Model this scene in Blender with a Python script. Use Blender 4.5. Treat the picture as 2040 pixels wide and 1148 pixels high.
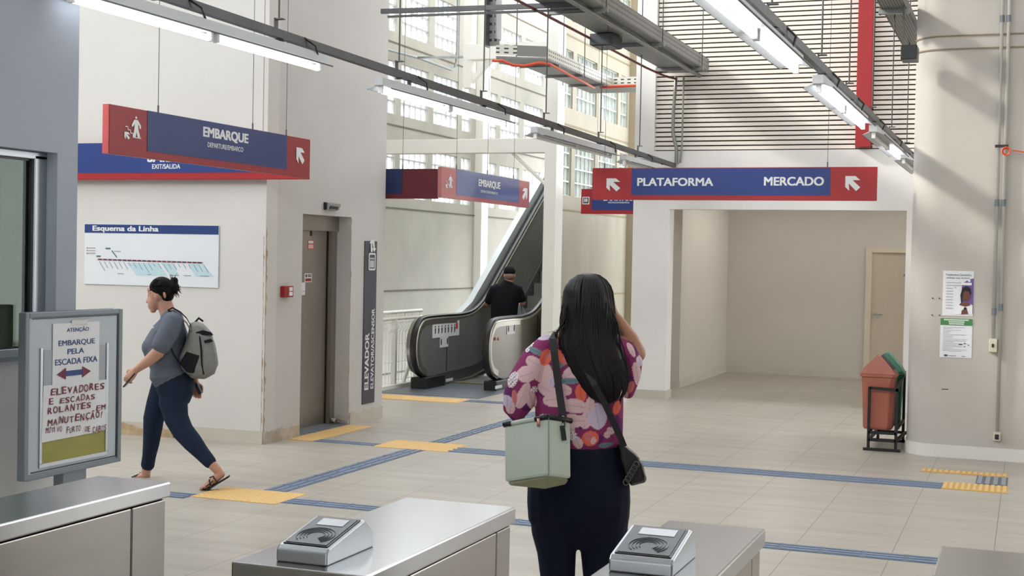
import bpy, bmesh, math, random
import numpy as np
from mathutils import Vector, Matrix
random.seed(7); np.random.seed(7)
for o in list(bpy.data.objects): bpy.data.objects.remove(o)
scn = bpy.context.scene
COL = scn.collection
# ------------------------------------------------------------------ camera
F_PX, CX, CY, EYE = 2724.0, 1020.0, 574.0, 1.75
def _axes():
    d1 = np.array([(2050-CX)/F_PX, (534-CY)/F_PX, 1.0]); d1 /= np.linalg.norm(d1)
    n = np.cross(np.array([1/F_PX, .02/F_PX, 0]), d1); n /= np.linalg.norm(n)
    if n[1] > 0: n = -n
    x = np.cross(d1, n); x /= np.linalg.norm(x)
    if x[0] < 0: x = -x
    return np.array([x, d1, n])
RW = _axes()
RIGHT, DOWN, FWD = RW[:, 0], RW[:, 1], RW[:, 2]
cam_d = bpy.data.cameras.new('camera'); cam = bpy.data.objects.new('camera', cam_d); COL.objects.link(cam)
cam_d.sensor_width = 36; cam_d.sensor_fit = 'HORIZONTAL'; cam_d.lens = F_PX/2040*36
cam_d.clip_start = .05; cam_d.clip_end = 300
m = Matrix.Identity(4)
for i in range(3):
    m[i][0] = RIGHT[i]; m[i][1] = -DOWN[i]; m[i][2] = -FWD[i]
m[2][3] = EYE
cam.matrix_world = m
scn.camera = cam
# ------------------------------------------------------------------ sky, sun, exposure
scn.view_settings.view_transform = 'Standard'; scn.view_settings.look = 'None'
scn.view_settings.exposure = 0.24; scn.view_settings.gamma = 1.0
scn.view_settings.use_curve_mapping = False
w = bpy.data.worlds.new('sky'); scn.world = w; w.use_nodes = True
bg = w.node_tree.nodes['Background']; bg.inputs[0].default_value = (.93, .965, 1.0, 1); bg.inputs[1].default_value = 4.4
sun_d = bpy.data.lights.new('sun', 'SUN'); sun = bpy.data.objects.new('sun', sun_d); COL.objects.link(sun)
sun_d.energy = 2.8; sun_d.angle = math.radians(5); sun_d.color = (1, .96, .88)
sun.rotation_euler = Vector((1, .36, -.68)).to_track_quat('-Z', 'Y').to_euler()
sun.location = (-20, 2, 14)
# ------------------------------------------------------------------ pixel helpers (photo pixel -> point at a known distance)
def _ray(u, v): return RW @ np.array([(u-CX)/F_PX, (v-CY)/F_PX, 1.0])
def PD(u, v, zc):
    p = _ray(u, v)*zc; p[2] += EYE; return p
def PXX(u, v, X):
    d = _ray(u, v); p = d*(X/d[0]); p[2] += EYE; return p
def PYY(u, v, Y):
    d = _ray(u, v); p = d*(Y/d[1]); p[2] += EYE; return p
def PZZ(u, v, Z):
    d = _ray(u, v); p = d*((Z-EYE)/d[2]); p[2] += EYE; return p
# ------------------------------------------------------------------ materials
def lin(c):
    return tuple((x/12.92 if x <= .04045 else ((x+.055)/1.055)**2.4) for x in c)
def rgb(r, g, b): return lin((r/255, g/255, b/255))
MATS = {}
def mat(name, col, rough=.5, metal=0, var=0.0, vscale=6, bump=0.0, bscale=60, col2=None, spec=.5, emit=None, estr=0, stretch=(1, 1, 1), detail=4, coat=0):
    m = bpy.data.materials.new(name); m.use_nodes = True; nt = m.node_tree; N = nt.nodes; L = nt.links
    b = N['Principled BSDF']; b.inputs['Base Color'].default_value = (*col, 1)
    b.inputs['Roughness'].default_value = rough; b.inputs['Metallic'].default_value = metal
    b.inputs['Specular IOR Level'].default_value = spec
    if coat: b.inputs['Coat Weight'].default_value = coat
    tc = N.new('ShaderNodeTexCoord'); mp = N.new('ShaderNodeMapping'); mp.inputs['Scale'].default_value = stretch
    L.new(tc.outputs['Object'], mp.inputs['Vector'])
    if var or col2:
        nz = N.new('ShaderNodeTexNoise'); nz.inputs['Scale'].default_value = vscale; nz.inputs['Detail'].default_value = detail
        L.new(mp.outputs['Vector'], nz.inputs['Vector'])
        rp = N.new('ShaderNodeValToRGB'); rp.color_ramp.elements[0].position = .3; rp.color_ramp.elements[1].position = .7
        c2 = col2 if col2 else tuple(x*(1-var) for x in col)
        rp.color_ramp.elements[0].color = (*c2, 1); rp.color_ramp.elements[1].color = (*col, 1)
        L.new(nz.outputs['Fac'], rp.inputs['Fac']); L.new(rp.outputs['Color'], b.inputs['Base Color'])
    if bump:
        n2 = N.new('ShaderNodeTexNoise'); n2.inputs['Scale'].default_value = bscale; n2.inputs['Detail'].default_value = 3
        L.new(mp.outputs['Vector'], n2.inputs['Vector'])
        bp = N.new('ShaderNodeBump'); bp.inputs['Strength'].default_value = bump; bp.inputs['Distance'].default_value = .01
        L.new(n2.outputs['Fac'], bp.inputs['Height']); L.new(bp.outputs['Normal'], b.inputs['Normal'])
    if emit:
        b.inputs['Emission Color'].default_value = (*emit, 1); b.inputs['Emission Strength'].default_value = estr
    MATS[name] = m; return m
paint = mat('white_paint', rgb(234, 232, 229), .6, var=.05, vscale=1.5, bump=.05, bscale=180)
paint_m = mat('map_wall_paint', rgb(214, 211, 206), .6, var=.05, vscale=1.5, bump=.05, bscale=180)
paint_b = mat('booth_paint', rgb(160, 167, 180), .6, var=.05, vscale=1.2, bump=.05, bscale=150)
paint_s = mat('lift_wall_paint', rgb(205, 202, 199), .6, var=.06, vscale=2, bump=.06, bscale=150)  # slightly greyer paint for the lift walls
paint_i = mat('cream_paint', rgb(200, 193, 182), .6, var=.04, vscale=1.5, bump=.04, bscale=180)
steelwhite = mat('painted_steel', rgb(243, 241, 233), .45, var=.04, vscale=2)
conc = mat('concrete', rgb(186, 182, 170), .75, var=.16, vscale=1.6, bump=.15, bscale=40, detail=8)
conc_col = mat('column_concrete', rgb(198, 192, 183), .7, var=.12, vscale=1.8, bump=.1, bscale=50, detail=8)
skirt_m = mat('skirting', rgb(200, 193, 180), .5, var=.08, vscale=4)
skirt_old = mat('broken_skirting', rgb(205, 198, 186), .6, col2=rgb(160, 140, 115), vscale=5, bump=.5, bscale=25)
rust = mat('bare_edge', rgb(150, 115, 80), .8, col2=rgb(205, 195, 180), vscale=9, bump=.4)
alu = mat('aluminium', rgb(176, 180, 184), .38, 1, var=.08, vscale=3)
alu_dark = mat('grey_frame', rgb(122, 130, 138), .45, .3, var=.1, vscale=4)
galv = mat('galvanised', rgb(150, 153, 153), .45, .8, var=.18, vscale=14)
pipe_m = mat('pipe_grey', rgb(196, 196, 190), .4, .25, var=.08, vscale=6)
galv_d = mat('dark_galvanised', rgb(98, 100, 101), .5, .7, var=.2, vscale=10)
conduit_m = mat('conduit_grey', rgb(94, 95, 97), .5, .6, var=.15, vscale=8)
steel = mat('brushed_steel', rgb(154, 150, 145), .26, 1, var=.09, vscale=3, stretch=(1, 1, 9), detail=6)
steel_top = mat('polished_steel_top', rgb(182, 182, 182), .22, 1, var=.07, vscale=4, bump=.02, bscale=9)
steel_door = mat('lift_steel', rgb(168, 162, 154), .34, 1, var=.12, vscale=3, stretch=(1, 1, .3))
black = mat('black_plastic', rgb(22, 22, 24), .4)
blackm = mat('black_metal', rgb(26, 25, 26), .5, .2)
rubber = mat('rubber', rgb(18, 18, 20), .35)
gap_m = mat('dark_gap', rgb(12, 12, 13), .8)
red_s = mat('sign_red', rgb(166, 27, 33), .42, var=.04, vscale=8)
red_w = mat('sign_red_worn', rgb(150, 42, 48), .4, var=.05, vscale=8)
blue_s = mat('sign_blue', rgb(30, 56, 126), .4, var=.04, vscale=8)
blue_w = mat('sign_blue_worn', rgb(44, 58, 112), .38, var=.05, vscale=8)
washed_red = mat('sign_red_glare', rgb(196, 120, 120), .1, spec=1.0)  # glare put into the paler base colour, likewise the blue below
glare_blue = mat('sign_blue_glare', rgb(112, 122, 168), .1, spec=1.0)
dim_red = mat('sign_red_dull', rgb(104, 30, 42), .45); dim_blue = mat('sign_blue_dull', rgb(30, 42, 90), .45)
navy = mat('navy_header', rgb(28, 58, 118), .4)
letter = mat('sign_letter', rgb(226, 228, 228), .4)
redpost = mat('red_paint', rgb(158, 26, 30), .5, var=.06, vscale=3)
lampgrey = mat('lamp_enamel', rgb(196, 199, 202), .4)
white = mat('white_enamel', rgb(235, 237, 238), .35)
white_p = mat('paper', rgb(232, 234, 238), .7, var=.03, vscale=4)
orange_c = mat('orange_cable', rgb(222, 84, 52), .5)
mortar_g = mat('grey_mortar', rgb(188, 188, 182), .7)
mortar = mat('white_mortar', rgb(226, 226, 220), .7)
tube_on = mat('lit_tube', rgb(255, 255, 255), .4, emit=(.93, .97, 1.0), estr=5.5)
tube_hi = mat('bright_tube', rgb(255, 255, 255), .4, emit=(1.0, .97, .92), estr=18.0)
tube_off = mat('unlit_tube', rgb(222, 224, 226), .3)
green_m = mat('green_plastic', rgb(34, 112, 82), .4)
ink_blue = mat('blue_ink', rgb(40, 70, 130), .6)
ink_red = mat('red_ink', rgb(120, 30, 55), .6)
ink_dark = mat('dark_ink', rgb(60, 60, 66), .6)
door_m = mat('door_wood', rgb(194, 181, 162), .5, var=.06, vscale=2, stretch=(4, 4, .5))
# floor: large porcelain tiles
def floor_mat():
    m = bpy.data.materials.new('floor_tiles'); m.use_nodes = True; nt = m.node_tree; N = nt.nodes; L = nt.links
    b = N['Principled BSDF']; b.inputs['Roughness'].default_value = .36; b.inputs['Specular IOR Level'].default_value = .45
    tc = N.new('ShaderNodeTexCoord'); sp = N.new('ShaderNodeSeparateXYZ'); L.new(tc.outputs['Object'], sp.inputs[0])
    def mod(sock, off, per, wd):
        a = N.new('ShaderNodeMath'); a.operation = 'ADD'; a.inputs[1].default_value = off+100*per; L.new(sock, a.inputs[0])
        q = N.new('ShaderNodeMath'); q.operation = 'MODULO'; q.inputs[1].default_value = per; L.new(a.outputs[0], q.inputs[0])
        c = N.new('ShaderNodeMath'); c.operation = 'LESS_THAN'; c.inputs[1].default_value = wd; L.new(q.outputs[0], c.inputs[0]); return c.outputs[0]
    g1 = mod(sp.outputs[0], .158, .579, .006); g2 = mod(sp.outputs[1], .1, .579, .003)
    nz = N.new('ShaderNodeTexNoise'); nz.inputs['Scale'].default_value = .9; nz.inputs['Detail'].default_value = 7; L.new(tc.outputs['Object'], nz.inputs['Vector'])
    mp = N.new('ShaderNodeMapping'); mp.inputs['Scale'].default_value = (1, 7, 1); L.new(tc.outputs['Object'], mp.inputs[0]); L.new(mp.outputs[0], nz.inputs['Vector'])
    rp = N.new('ShaderNodeValToRGB'); rp.color_ramp.elements[0].color = (*rgb(165, 158, 147), 1); rp.color_ramp.elements[1].color = (*rgb(180, 173, 161), 1)
    rp.color_ramp.elements[0].position = .35; rp.color_ramp.elements[1].position = .65
    L.new(nz.outputs['Fac'], rp.inputs[0])
    mx = N.new('ShaderNodeMix'); mx.data_type = 'RGBA'; L.new(rp.outputs[0], mx.inputs[6]); mx.inputs[7].default_value = (*rgb(128, 120, 108), 1)
    s2 = N.new('ShaderNodeMath'); s2.operation = 'MULTIPLY'; s2.inputs[1].default_value = .4; L.new(g2, s2.inputs[0])
    mm = N.new('ShaderNodeMath'); mm.operation = 'MAXIMUM'; L.new(g1, mm.inputs[0]); L.new(s2.outputs[0], mm.inputs[1]); L.new(mm.outputs[0], mx.inputs[0])
    L.new(mx.outputs[2], b.inputs['Base Color'])
    return m
floor_m = floor_mat()
def glassblock(name, tint, clear, rough=.15):
    m = bpy.data.materials.new(name); m.use_nodes = True; nt = m.node_tree; N = nt.nodes; L = nt.links
    out = N['Material Output']; N.remove(N['Principled BSDF'])
    tc = N.new('ShaderNodeTexCoord'); mp = N.new('ShaderNodeMapping'); mp.inputs['Scale'].default_value = (1, 16, 5); L.new(tc.outputs['Object'], mp.inputs[0])
    nz = N.new('ShaderNodeTexNoise'); nz.inputs['Scale'].default_value = 1.6; nz.inputs['Detail'].default_value = 2; nz.inputs['Distortion'].default_value = 1.2; L.new(mp.outputs[0], nz.inputs[0])
    rp = N.new('ShaderNodeValToRGB'); rp.color_ramp.elements[0].position = .38; rp.color_ramp.elements[1].position = .62
    rp.color_ramp.elements[0].color = (*[x*.8 for x in tint], 1); rp.color_ramp.elements[1].color = (*tint, 1); L.new(nz.outputs[0], rp.inputs[0])
    tr = N.new('ShaderNodeBsdfTransparent'); L.new(rp.outputs[0], tr.inputs[0])
    tl = N.new('ShaderNodeBsdfTranslucent'); L.new(rp.outputs[0], tl.inputs[0])
    gl = N.new('ShaderNodeBsdfGlossy'); gl.inputs['Roughness'].default_value = rough
    a = N.new('ShaderNodeMixShader'); a.inputs[0].default_value = 1-clear; L.new(tr.outputs[0], a.inputs[1]); L.new(tl.outputs[0], a.inputs[2])
    c = N.new('ShaderNodeMixShader'); c.inputs[0].default_value = .06; L.new(a.outputs[0], c.inputs[1]); L.new(gl.outputs[0], c.inputs[2])
    L.new(c.outputs[0], out.inputs[0]); return m
gb_left = glassblock('glass_block', (.97, .98, 1.0), .8)
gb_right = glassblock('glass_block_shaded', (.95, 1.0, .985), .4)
def pane_mat():
    m = bpy.data.materials.new('window_glass'); m.use_nodes = True; nt = m.node_tree; N = nt.nodes; L = nt.links
    out = N['Material Output']; N.remove(N['Principled BSDF'])
    tr = N.new('ShaderNodeBsdfTransparent'); tr.inputs[0].default_value = (*rgb(214, 224, 214), 1)
    gl = N.new('ShaderNodeBsdfGlossy'); gl.inputs['Roughness'].default_value = .03
    fr = N.new('ShaderNodeFresnel'); fr.inputs[0].default_value = 1.22
    a = N.new('ShaderNodeMixShader'); L.new(fr.outputs[0], a.inputs[0]); L.new(tr.outputs[0], a.inputs[1]); L.new(gl.outputs[0], a.inputs[2]); L.new(a.outputs[0], out.inputs[0]); return m
pane = pane_mat()
def slot_mat(name, base, ax, sx, sz):
    """perforated sheet: rows of dark slots along axis ax and z"""
    m = mat(name, base, .45, .5); nt = m.node_tree; N = nt.nodes; L = nt.links; b = N['Principled BSDF']
    tc = N.new('ShaderNodeTexCoord'); sp = N.new('ShaderNodeSeparateXYZ'); L.new(tc.outputs['Object'], sp.inputs[0])
    def band(sock, per, wd):
        a = N.new('ShaderNodeMath'); a.operation = 'ADD'; a.inputs[1].default_value = 1000*per; L.new(sock, a.inputs[0])
        q = N.new('ShaderNodeMath'); q.operation = 'MODULO'; q.inputs[1].default_value = per; L.new(a.outputs[0], q.inputs[0])
        c = N.new('ShaderNodeMath'); c.operation = 'LESS_THAN'; c.inputs[1].default_value = wd; L.new(q.outputs[0], c.inputs[0]); return c.outputs[0]
    x = band(sp.outputs[ax], sx, sx*.5); z = band(sp.outputs[2], sz, sz*.35)
    mu = N.new('ShaderNodeMath'); mu.operation = 'MULTIPLY'; L.new(x, mu.inputs[0]); L.new(z, mu.inputs[1])
    mx = N.new('ShaderNodeMix'); mx.data_type = 'RGBA'; mx.inputs[6].default_value = (*base, 1); mx.inputs[7].default_value = (*rgb(60, 60, 58), 1); L.new(mu.outputs[0], mx.inputs[0])
    L.new(mx.outputs[2], b.inputs['Base Color']); return m
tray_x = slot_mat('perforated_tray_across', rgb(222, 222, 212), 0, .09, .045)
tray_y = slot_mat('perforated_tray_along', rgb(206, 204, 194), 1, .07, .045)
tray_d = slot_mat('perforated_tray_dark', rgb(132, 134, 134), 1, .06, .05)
# ------------------------------------------------------------------ mesh helpers
class MB:
    def __init__(s): s.v = []; s.f = []
    def add(s, vs, fs):
        k = len(s.v); s.v += [tuple(map(float, p)) for p in vs]; s.f += [tuple(i+k for i in f) for f in fs]; return s
    def box(s, x0, x1, y0, y1, z0, z1):
        return s.add([(x0, y0, z0), (x1, y0, z0), (x1, y1, z0), (x0, y1, z0), (x0, y0, z1), (x1, y0, z1), (x1, y1, z1), (x0, y1, z1)],
                     [(0, 3, 2, 1), (4, 5, 6, 7), (0, 1, 5, 4), (1, 2, 6, 5), (2, 3, 7, 6), (3, 0, 4, 7)])
    def prism(s, poly, ax, d0, d1):
        """poly of 2D points; ax = axis of extrusion ('x': poly in y,z; 'y': poly in x,z; 'z': poly in x,y)"""
        n = len(poly)
        def P(p, d): return (d, p[0], p[1]) if ax == 'x' else ((p[0], d, p[1]) if ax == 'y' else (p[0], p[1], d))
        vs = [P(p, d0) for p in poly]+[P(p, d1) for p in poly]
        return s.add(vs, [tuple(range(n)), tuple(range(2*n-1, n-1, -1))]+[(i, i+n, (i+1) % n+n, (i+1) % n) for i in range(n)])
    def plate(s, O, U, V, Nn, poly, t=.002):
        """flat polygon (u,v) on plane O,U,V with thickness t along Nn"""
        O, U, V, Nn = map(np.array, (O, U, V, Nn)); n = len(poly)
        a = [O+U*p[0]+V*p[1] for p in poly]; b = [p+Nn*t for p in a]
        return s.add(a+b, [tuple(range(n-1, -1, -1)), tuple(range(n, 2*n))]+[(i, (i+1) % n, (i+1) % n+n, i+n) for i in range(n)])
    def tube(s, pts, r, n=8, cap=True, flat=1.0):
        pts = [Vector(p) for p in pts]; rs = r if isinstance(r, (list, tuple)) else [r]*len(pts)
        vs = []; up = None
        for i, p in enumerate(pts):
            t = (pts[min(i+1, len(pts)-1)]-pts[max(i-1, 0)]).normalized()
            if up is None:
                up = Vector((0, 0, 1)) if abs(t.z) < .9 else Vector((1, 0, 0))
            a = t.cross(up).normalized(); up = a.cross(t).normalized()
            for k in range(n):
                th = 2*math.pi*k/n; vs.append(p+a*math.cos(th)*rs[i]+up*math.sin(th)*rs[i]*flat)
        fs = [(i*n+k, i*n+(k+1) % n, (i+1)*n+(k+1) % n, (i+1)*n+k) for i in range(len(pts)-1) for k in range(n)]
        if cap: fs += [tuple(range(n-1, -1, -1)), tuple((len(pts)-1)*n+k for k in range(n))]
        return s.add(vs, fs)
    def bar(s, p0, p1, w, h=None):
        """square bar"""
        h = h or w; p0 = Vector(p0); p1 = Vector(p1); t = (p1-p0).normalized(); up = Vector((0, 0, 1)) if abs(t.z) < .95 else Vector((0, 1, 0))
        a = t.cross(up).normalized(); b = a.cross(t).normalized(); vs = []
        for p in (p0, p1):
            for sx, sy in ((-1, -1), (1, -1), (1, 1), (-1, 1)): vs.append(p+a*sx*w/2+b*sy*h/2)
        return s.add(vs, [(3, 2, 1, 0), (4, 5, 6, 7)]+[(i, (i+1) % 4, (i+1) % 4+4, i+4) for i in range(4)])
    def ell(s, c, rx, ry, rz, nu=16, nv=10, rot=None):
        vs = []; c = np.array(c)
        for j in range(nv+1):
            ph = math.pi*j/nv
            for i in range(nu):
                th = 2*math.pi*i/nu; q = np.array([rx*math.sin(ph)*math.cos(th), ry*math.sin(ph)*math.sin(th), rz*math.cos(ph)])
                if rot is not None: q = rot @ q
                vs.append(c+q)
        fs = [(j*nu+i, (j+1)*nu+i, (j+1)*nu+(i+1) % nu, j*nu+(i+1) % nu) for j in range(nv) for i in range(nu)]
        return s.add(vs, fs)
    def loft(s, rings, cap=True):
        n = len(rings[0]); vs = [p for r in rings for p in r]
        fs = [(i*n+k, i*n+(k+1) % n, (i+1)*n+(k+1) % n, (i+1)*n+k) for i in range(len(rings)-1) for k in range(n)]
        if cap: fs += [tuple(range(n-1, -1, -1)), tuple((len(rings)-1)*n+k for k in range(n))]
        return s.add(vs, fs)
def wloc(o):
    p = Vector((0, 0, 0))
    while o is not None: p += o.location; o = o.parent
    return p
def obj(name, mb, material, parent=None, bevel=0, smooth=False, origin=None, mods=None):
    me = bpy.data.meshes.new(name); off = wloc(parent) if parent else Vector(origin or (0, 0, 0))
    me.from_pydata([tuple(Vector(v)-off) for v in mb.v], [], mb.f)
    bm = bmesh.new(); bm.from_mesh(me); bmesh.ops.remove_doubles(bm, verts=bm.verts, dist=1e-6)
    bmesh.ops.recalc_face_normals(bm, faces=bm.faces); bm.to_mesh(me); bm.free()
    me.materials.append(material)
    if smooth: me.shade_smooth()
    o = bpy.data.objects.new(name, me); COL.objects.link(o)
    if parent: o.parent = parent
    elif origin: o.location = origin
    if bevel:
        b = o.modifiers.new('bevel', 'BEVEL'); b.width = bevel; b.segments = 2; b.limit_method = 'ANGLE'; b.angle_limit = math.radians(40)
    return o
def tag(o, label, cat, group=None, kind=None):
    o['label'] = label; o['category'] = cat
    if group: o['group'] = group
    if kind: o['kind'] = kind
    return o
def thing(name, label, cat, loc, group=None):
    o = bpy.data.objects.new(name, None); o.empty_display_size = .1; COL.objects.link(o); o.location = Vector([float(x) for x in loc]); tag(o, label, cat, group); return o
def struct(name, mb, material, bevel=0, smooth=False):
    o = obj(name, mb, material, None, bevel, smooth); o['kind'] = 'structure'; return o
_tc = {}
def text_verts(s, bold):
    k = (s, bold)
    if k in _tc: return _tc[k]
    cu = bpy.data.curves.new('t', 'FONT'); cu.body = s; cu.size = 1; cu.resolution_u = 4
    o = bpy.data.objects.new('t', cu); COL.objects.link(o); dg = bpy.context.evaluated_depsgraph_get(); dg.update()
    me = bpy.data.meshes.new_from_object(o.evaluated_get(dg))
    v = [tuple(x.co) for x in me.vertices]; f = [tuple(p.vertices) for p in me.polygons]
    bpy.data.objects.remove(o); bpy.data.curves.remove(cu); bpy.data.meshes.remove(me)
    if bold:                                                     # heavier weight: the strokes laid side by side
        n = len(v); V2 = []; F2 = []
        for i, (dx, dy) in enumerate(((-1, -.6), (-1, .6), (1, -.6), (1, .6), (0, 0))):
            V2 += [(p[0]+dx*bold*.8, p[1]+dy*bold*.8, i*.00012) for p in v]; F2 += [tuple(q+n*i for q in g) for g in f]
        v, f = V2, F2
    _tc[k] = (v, f); return _tc[k]
def text_mb(mb, s, O, U, V, Nn, box, bold=.02, lift=.0015, slant=0):
    """text fitted into box (u0,u1,v0,v1) of the plane O,U,V; Nn is the plane's outward normal"""
    v, f = text_verts(s, bold); a = np.array(v); x0, x1 = a[:, 0].min(), a[:, 0].max(); y0, y1 = a[:, 1].min(), a[:, 1].max()
    O, U, V, Nn = map(np.array, (O, U, V, Nn)); u0, u1, v0, v1 = box; out = []
    for p in v:
        uu = u0+(p[0]-x0)/(x1-x0)*(u1-u0); vv = v0+(p[1]-y0)/(y1-y0)*(v1-v0); out.append(O+U*(uu+slant*(vv-v0))+V*vv+Nn*(lift+p[2]))
    return mb.add(out, f)
def flat_obj(name, mb, material, parent):
    """lettering: keep face order as made"""
    me = bpy.data.meshes.new(name); off = wloc(parent)
    me.from_pydata([tuple(Vector(v)-off) for v in mb.v], [], mb.f); me.materials.append(material)
    o = bpy.data.objects.new(name, me); COL.objects.link(o); o.parent = parent; return o
XN = (1, 0, 0); UY = (0, 1, 0); UZ = (0, 0, 1); UX = (1, 0, 0); YN = (0, -1, 0)
def rect(u0, u1, v0, v1): return [(u0, v0), (u1, v0), (u1, v1), (u0, v1)]
# ================================================================== SETTING
struct('floor', MB().box(-7.9, 9, -7, 36, -.3, 0).box(-14, -7.9, -7, 13.3, -.3, 0), floor_m)
gravel = mat('gravel', rgb(92, 98, 82), .9, col2=rgb(50, 56, 46), vscale=14, bump=.8, bscale=30)
struct('ground', MB().box(-9.4, -7.9, 13.3, 36, -1.2, -.9), gravel)
roof_m = mat('roof_sheet', rgb(205, 206, 204), .6, var=.05)
struct('ceiling', MB().box(-9.4, 10, -5, 13.8, 10.2, 10.35).box(-9.4, -6.2, 13.8, 19.6, 10.2, 10.35).box(-6.4, 10, 19.6, 36, 10.2, 10.35), roof_m)
# lift block and map wall (one painted volume)
struct('wall_map', MB().box(-14, -6.5, 10.85, 11.05, 0, 5), paint_m)
b = MB().box(-6.72, -6.5, 11.05, 11.52, 0, 5).box(-6.72, -6.5, 12.52, 13.3, 0, 5).box(-6.72, -6.5, 11.52, 12.52, 2.13, 5)
struct('wall_lift', b, paint_s)
struct('wall_lift_back', MB().box(-14, -6.72, 13.08, 13.3, 0, 5), paint_s)
struct('wall_lift_cap', MB().box(-14, -6.5, 10.85, 13.3, 5, 5.12), paint_s)
struct('wall_shaft', MB().box(-8.6, -8.5, 11.05, 13.08, 0, 5), gap_m)
def skirt(mb, x0, y0, x1, y1, h, t, nx, ny, seed=0, broken=()):
    mb.add([(x0, y0, 0), (x1, y1, 0), (x1+nx*t, y1+ny*t, 0), (x0+nx*t, y0+ny*t, 0), (x0, y0, h), (x1, y1, h), (x1+nx*t, y1+ny*t, h), (x0+nx*t, y0+ny*t, h)],
           [(0, 3, 2, 1), (4, 5, 6, 7), (0, 1, 5, 4), (1, 2, 6, 5), (2, 3, 7, 6), (3, 0, 4, 7)])
struct('baseboard_map', (lambda m: (skirt(m, -14, 10.85, -6.5, 10.85, .12, .012, 0, -1), m)[1])(MB()), skirt_m)
def ragged(y0, y1, h, X, seed, n=22, t=.014):
    r = random.Random(seed); pts = [(y0, 0)]+[(y1, 0)]
    top = []
    for i in range(n+1):
        y = y1+(y0-y1)*i/n; top.append((y, h*(.78+.3*r.random()) if 0 < i < n else h))
    return MB().prism([(y0, 0), (y1, 0)]+top, 'x', X, X+t)
struct('baseboard_lift', ragged(10.85, 11.5, .115, -6.5, 3), skirt_old)
struct('baseboard_lift_right', ragged(12.54, 13.3, .12, -6.5, 5, n=10), skirt_m)
# chipped corner beads of the lift block
def chip(x, y, z0, z1, w, seed, nx=1, ny=0):
    r = random.Random(seed); n = 60; L = []; R = []
    for i in range(n+1):
        z = z0+(z1-z0)*i/n; L.append((0, z)); R.append((w*(.25+.9*r.random()**2), z))
    poly = L+R[::-1]; mb = MB()
    mb.plate((x, y, 0), (0, 1, 0) if nx else (1, 0, 0), UZ, (1, 0, 0) if nx else (0, -1, 0), poly, .002); return mb
struct('trim_1', chip(-6.5, 10.851, 0.0, 1.99, .034, 1), rust)
struct('trim_2', chip(-6.5, 12.52, 0.05, 2.12, .014, 2), rust)
struct('trim_3', chip(-6.523, 10.85, .02, 1.9, .014, 4, 0, 1), rust)
# fallen plaster by the lift reveal
r_ = random.Random(11); mb = MB()
for i in range(9):
    c = np.array([-6.52-.18*r_.random(), 12.5-.08*r_.random(), .02+.05*r_.random()]); s = .02+.04*r_.random()
    mb.add([c+np.array([r_.uniform(-1, 1), r_.uniform(-1, .2), r_.uniform(-.5, 1)])*s for _ in range(6)], [(0, 1, 2), (2, 3, 4), (4, 5, 0), (0, 2, 4), (1, 3, 5), (5, 3, 1)])
struct('trim_4', mb, skirt_old)
# booth
mb = MB().box(-4.45, -4.3, 1.4, 2.3, 0, 3.4).box(-4.45, -4.3, 5.284, 5.43, 0, 3.4).box(-4.45, -4.3, 2.3, 5.284, 2.2, 3.4)
struct('wall_booth', mb, paint_b); struct('wall_booth_lower', MB().box(-4.45, -4.3, 2.3, 5.284, 0, 1.255), paint)  # lower wall painted lighter to stand in for light below the window
struct('wall_booth_end', MB().box(-7.2, -4.45, 5.29, 5.43, 0, 3.4), paint_b); struct('wall_booth_lining', MB().box(-7.2, -4.45, 5.275, 5.29, 0, 3.4), mat('booth_green', rgb(150, 160, 144), .7))
struct('wall_booth_back', MB().box(-7.3, -7.2, 1.4, 5.43, 0, 3.4).box(-7.3, -4.45, 1.3, 1.4, 0, 3.4), mat('booth_inside', rgb(176, 186, 170), .7))
struct('ceiling_booth', MB().box(-7.3, -4.3, 1.3, 5.43, 3.4, 3.5), paint_b)
wf = MB().box(-4.42, -4.36, 5.2, 5.284, 1.27, 2.185).box(-4.42, -4.36, 2.3, 5.284, 1.255, 1.285).box(-4.42, -4.36, 2.3, 5.284, 2.165, 2.2).box(-4.42, -4.36, 2.3, 2.36, 1.27, 2.185)
win = struct('window_1', wf, alu, .004)
obj('pane', MB().box(-4.395, -4.387, 2.36, 5.2, 1.285, 2.165), pane, win)
obj('gasket', MB().box(-4.386, -4.38, 5.185, 5.2, 1.285, 2.165).box(-4.386, -4.38, 2.36, 5.2, 1.285, 1.291).box(-4.386, -4.38, 2.36, 5.2, 2.158, 2.165), rubber, win)
obj('sill', MB().box(-4.36, -4.285, 2.3, 5.284, 1.235, 1.257), alu, win)
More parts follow.
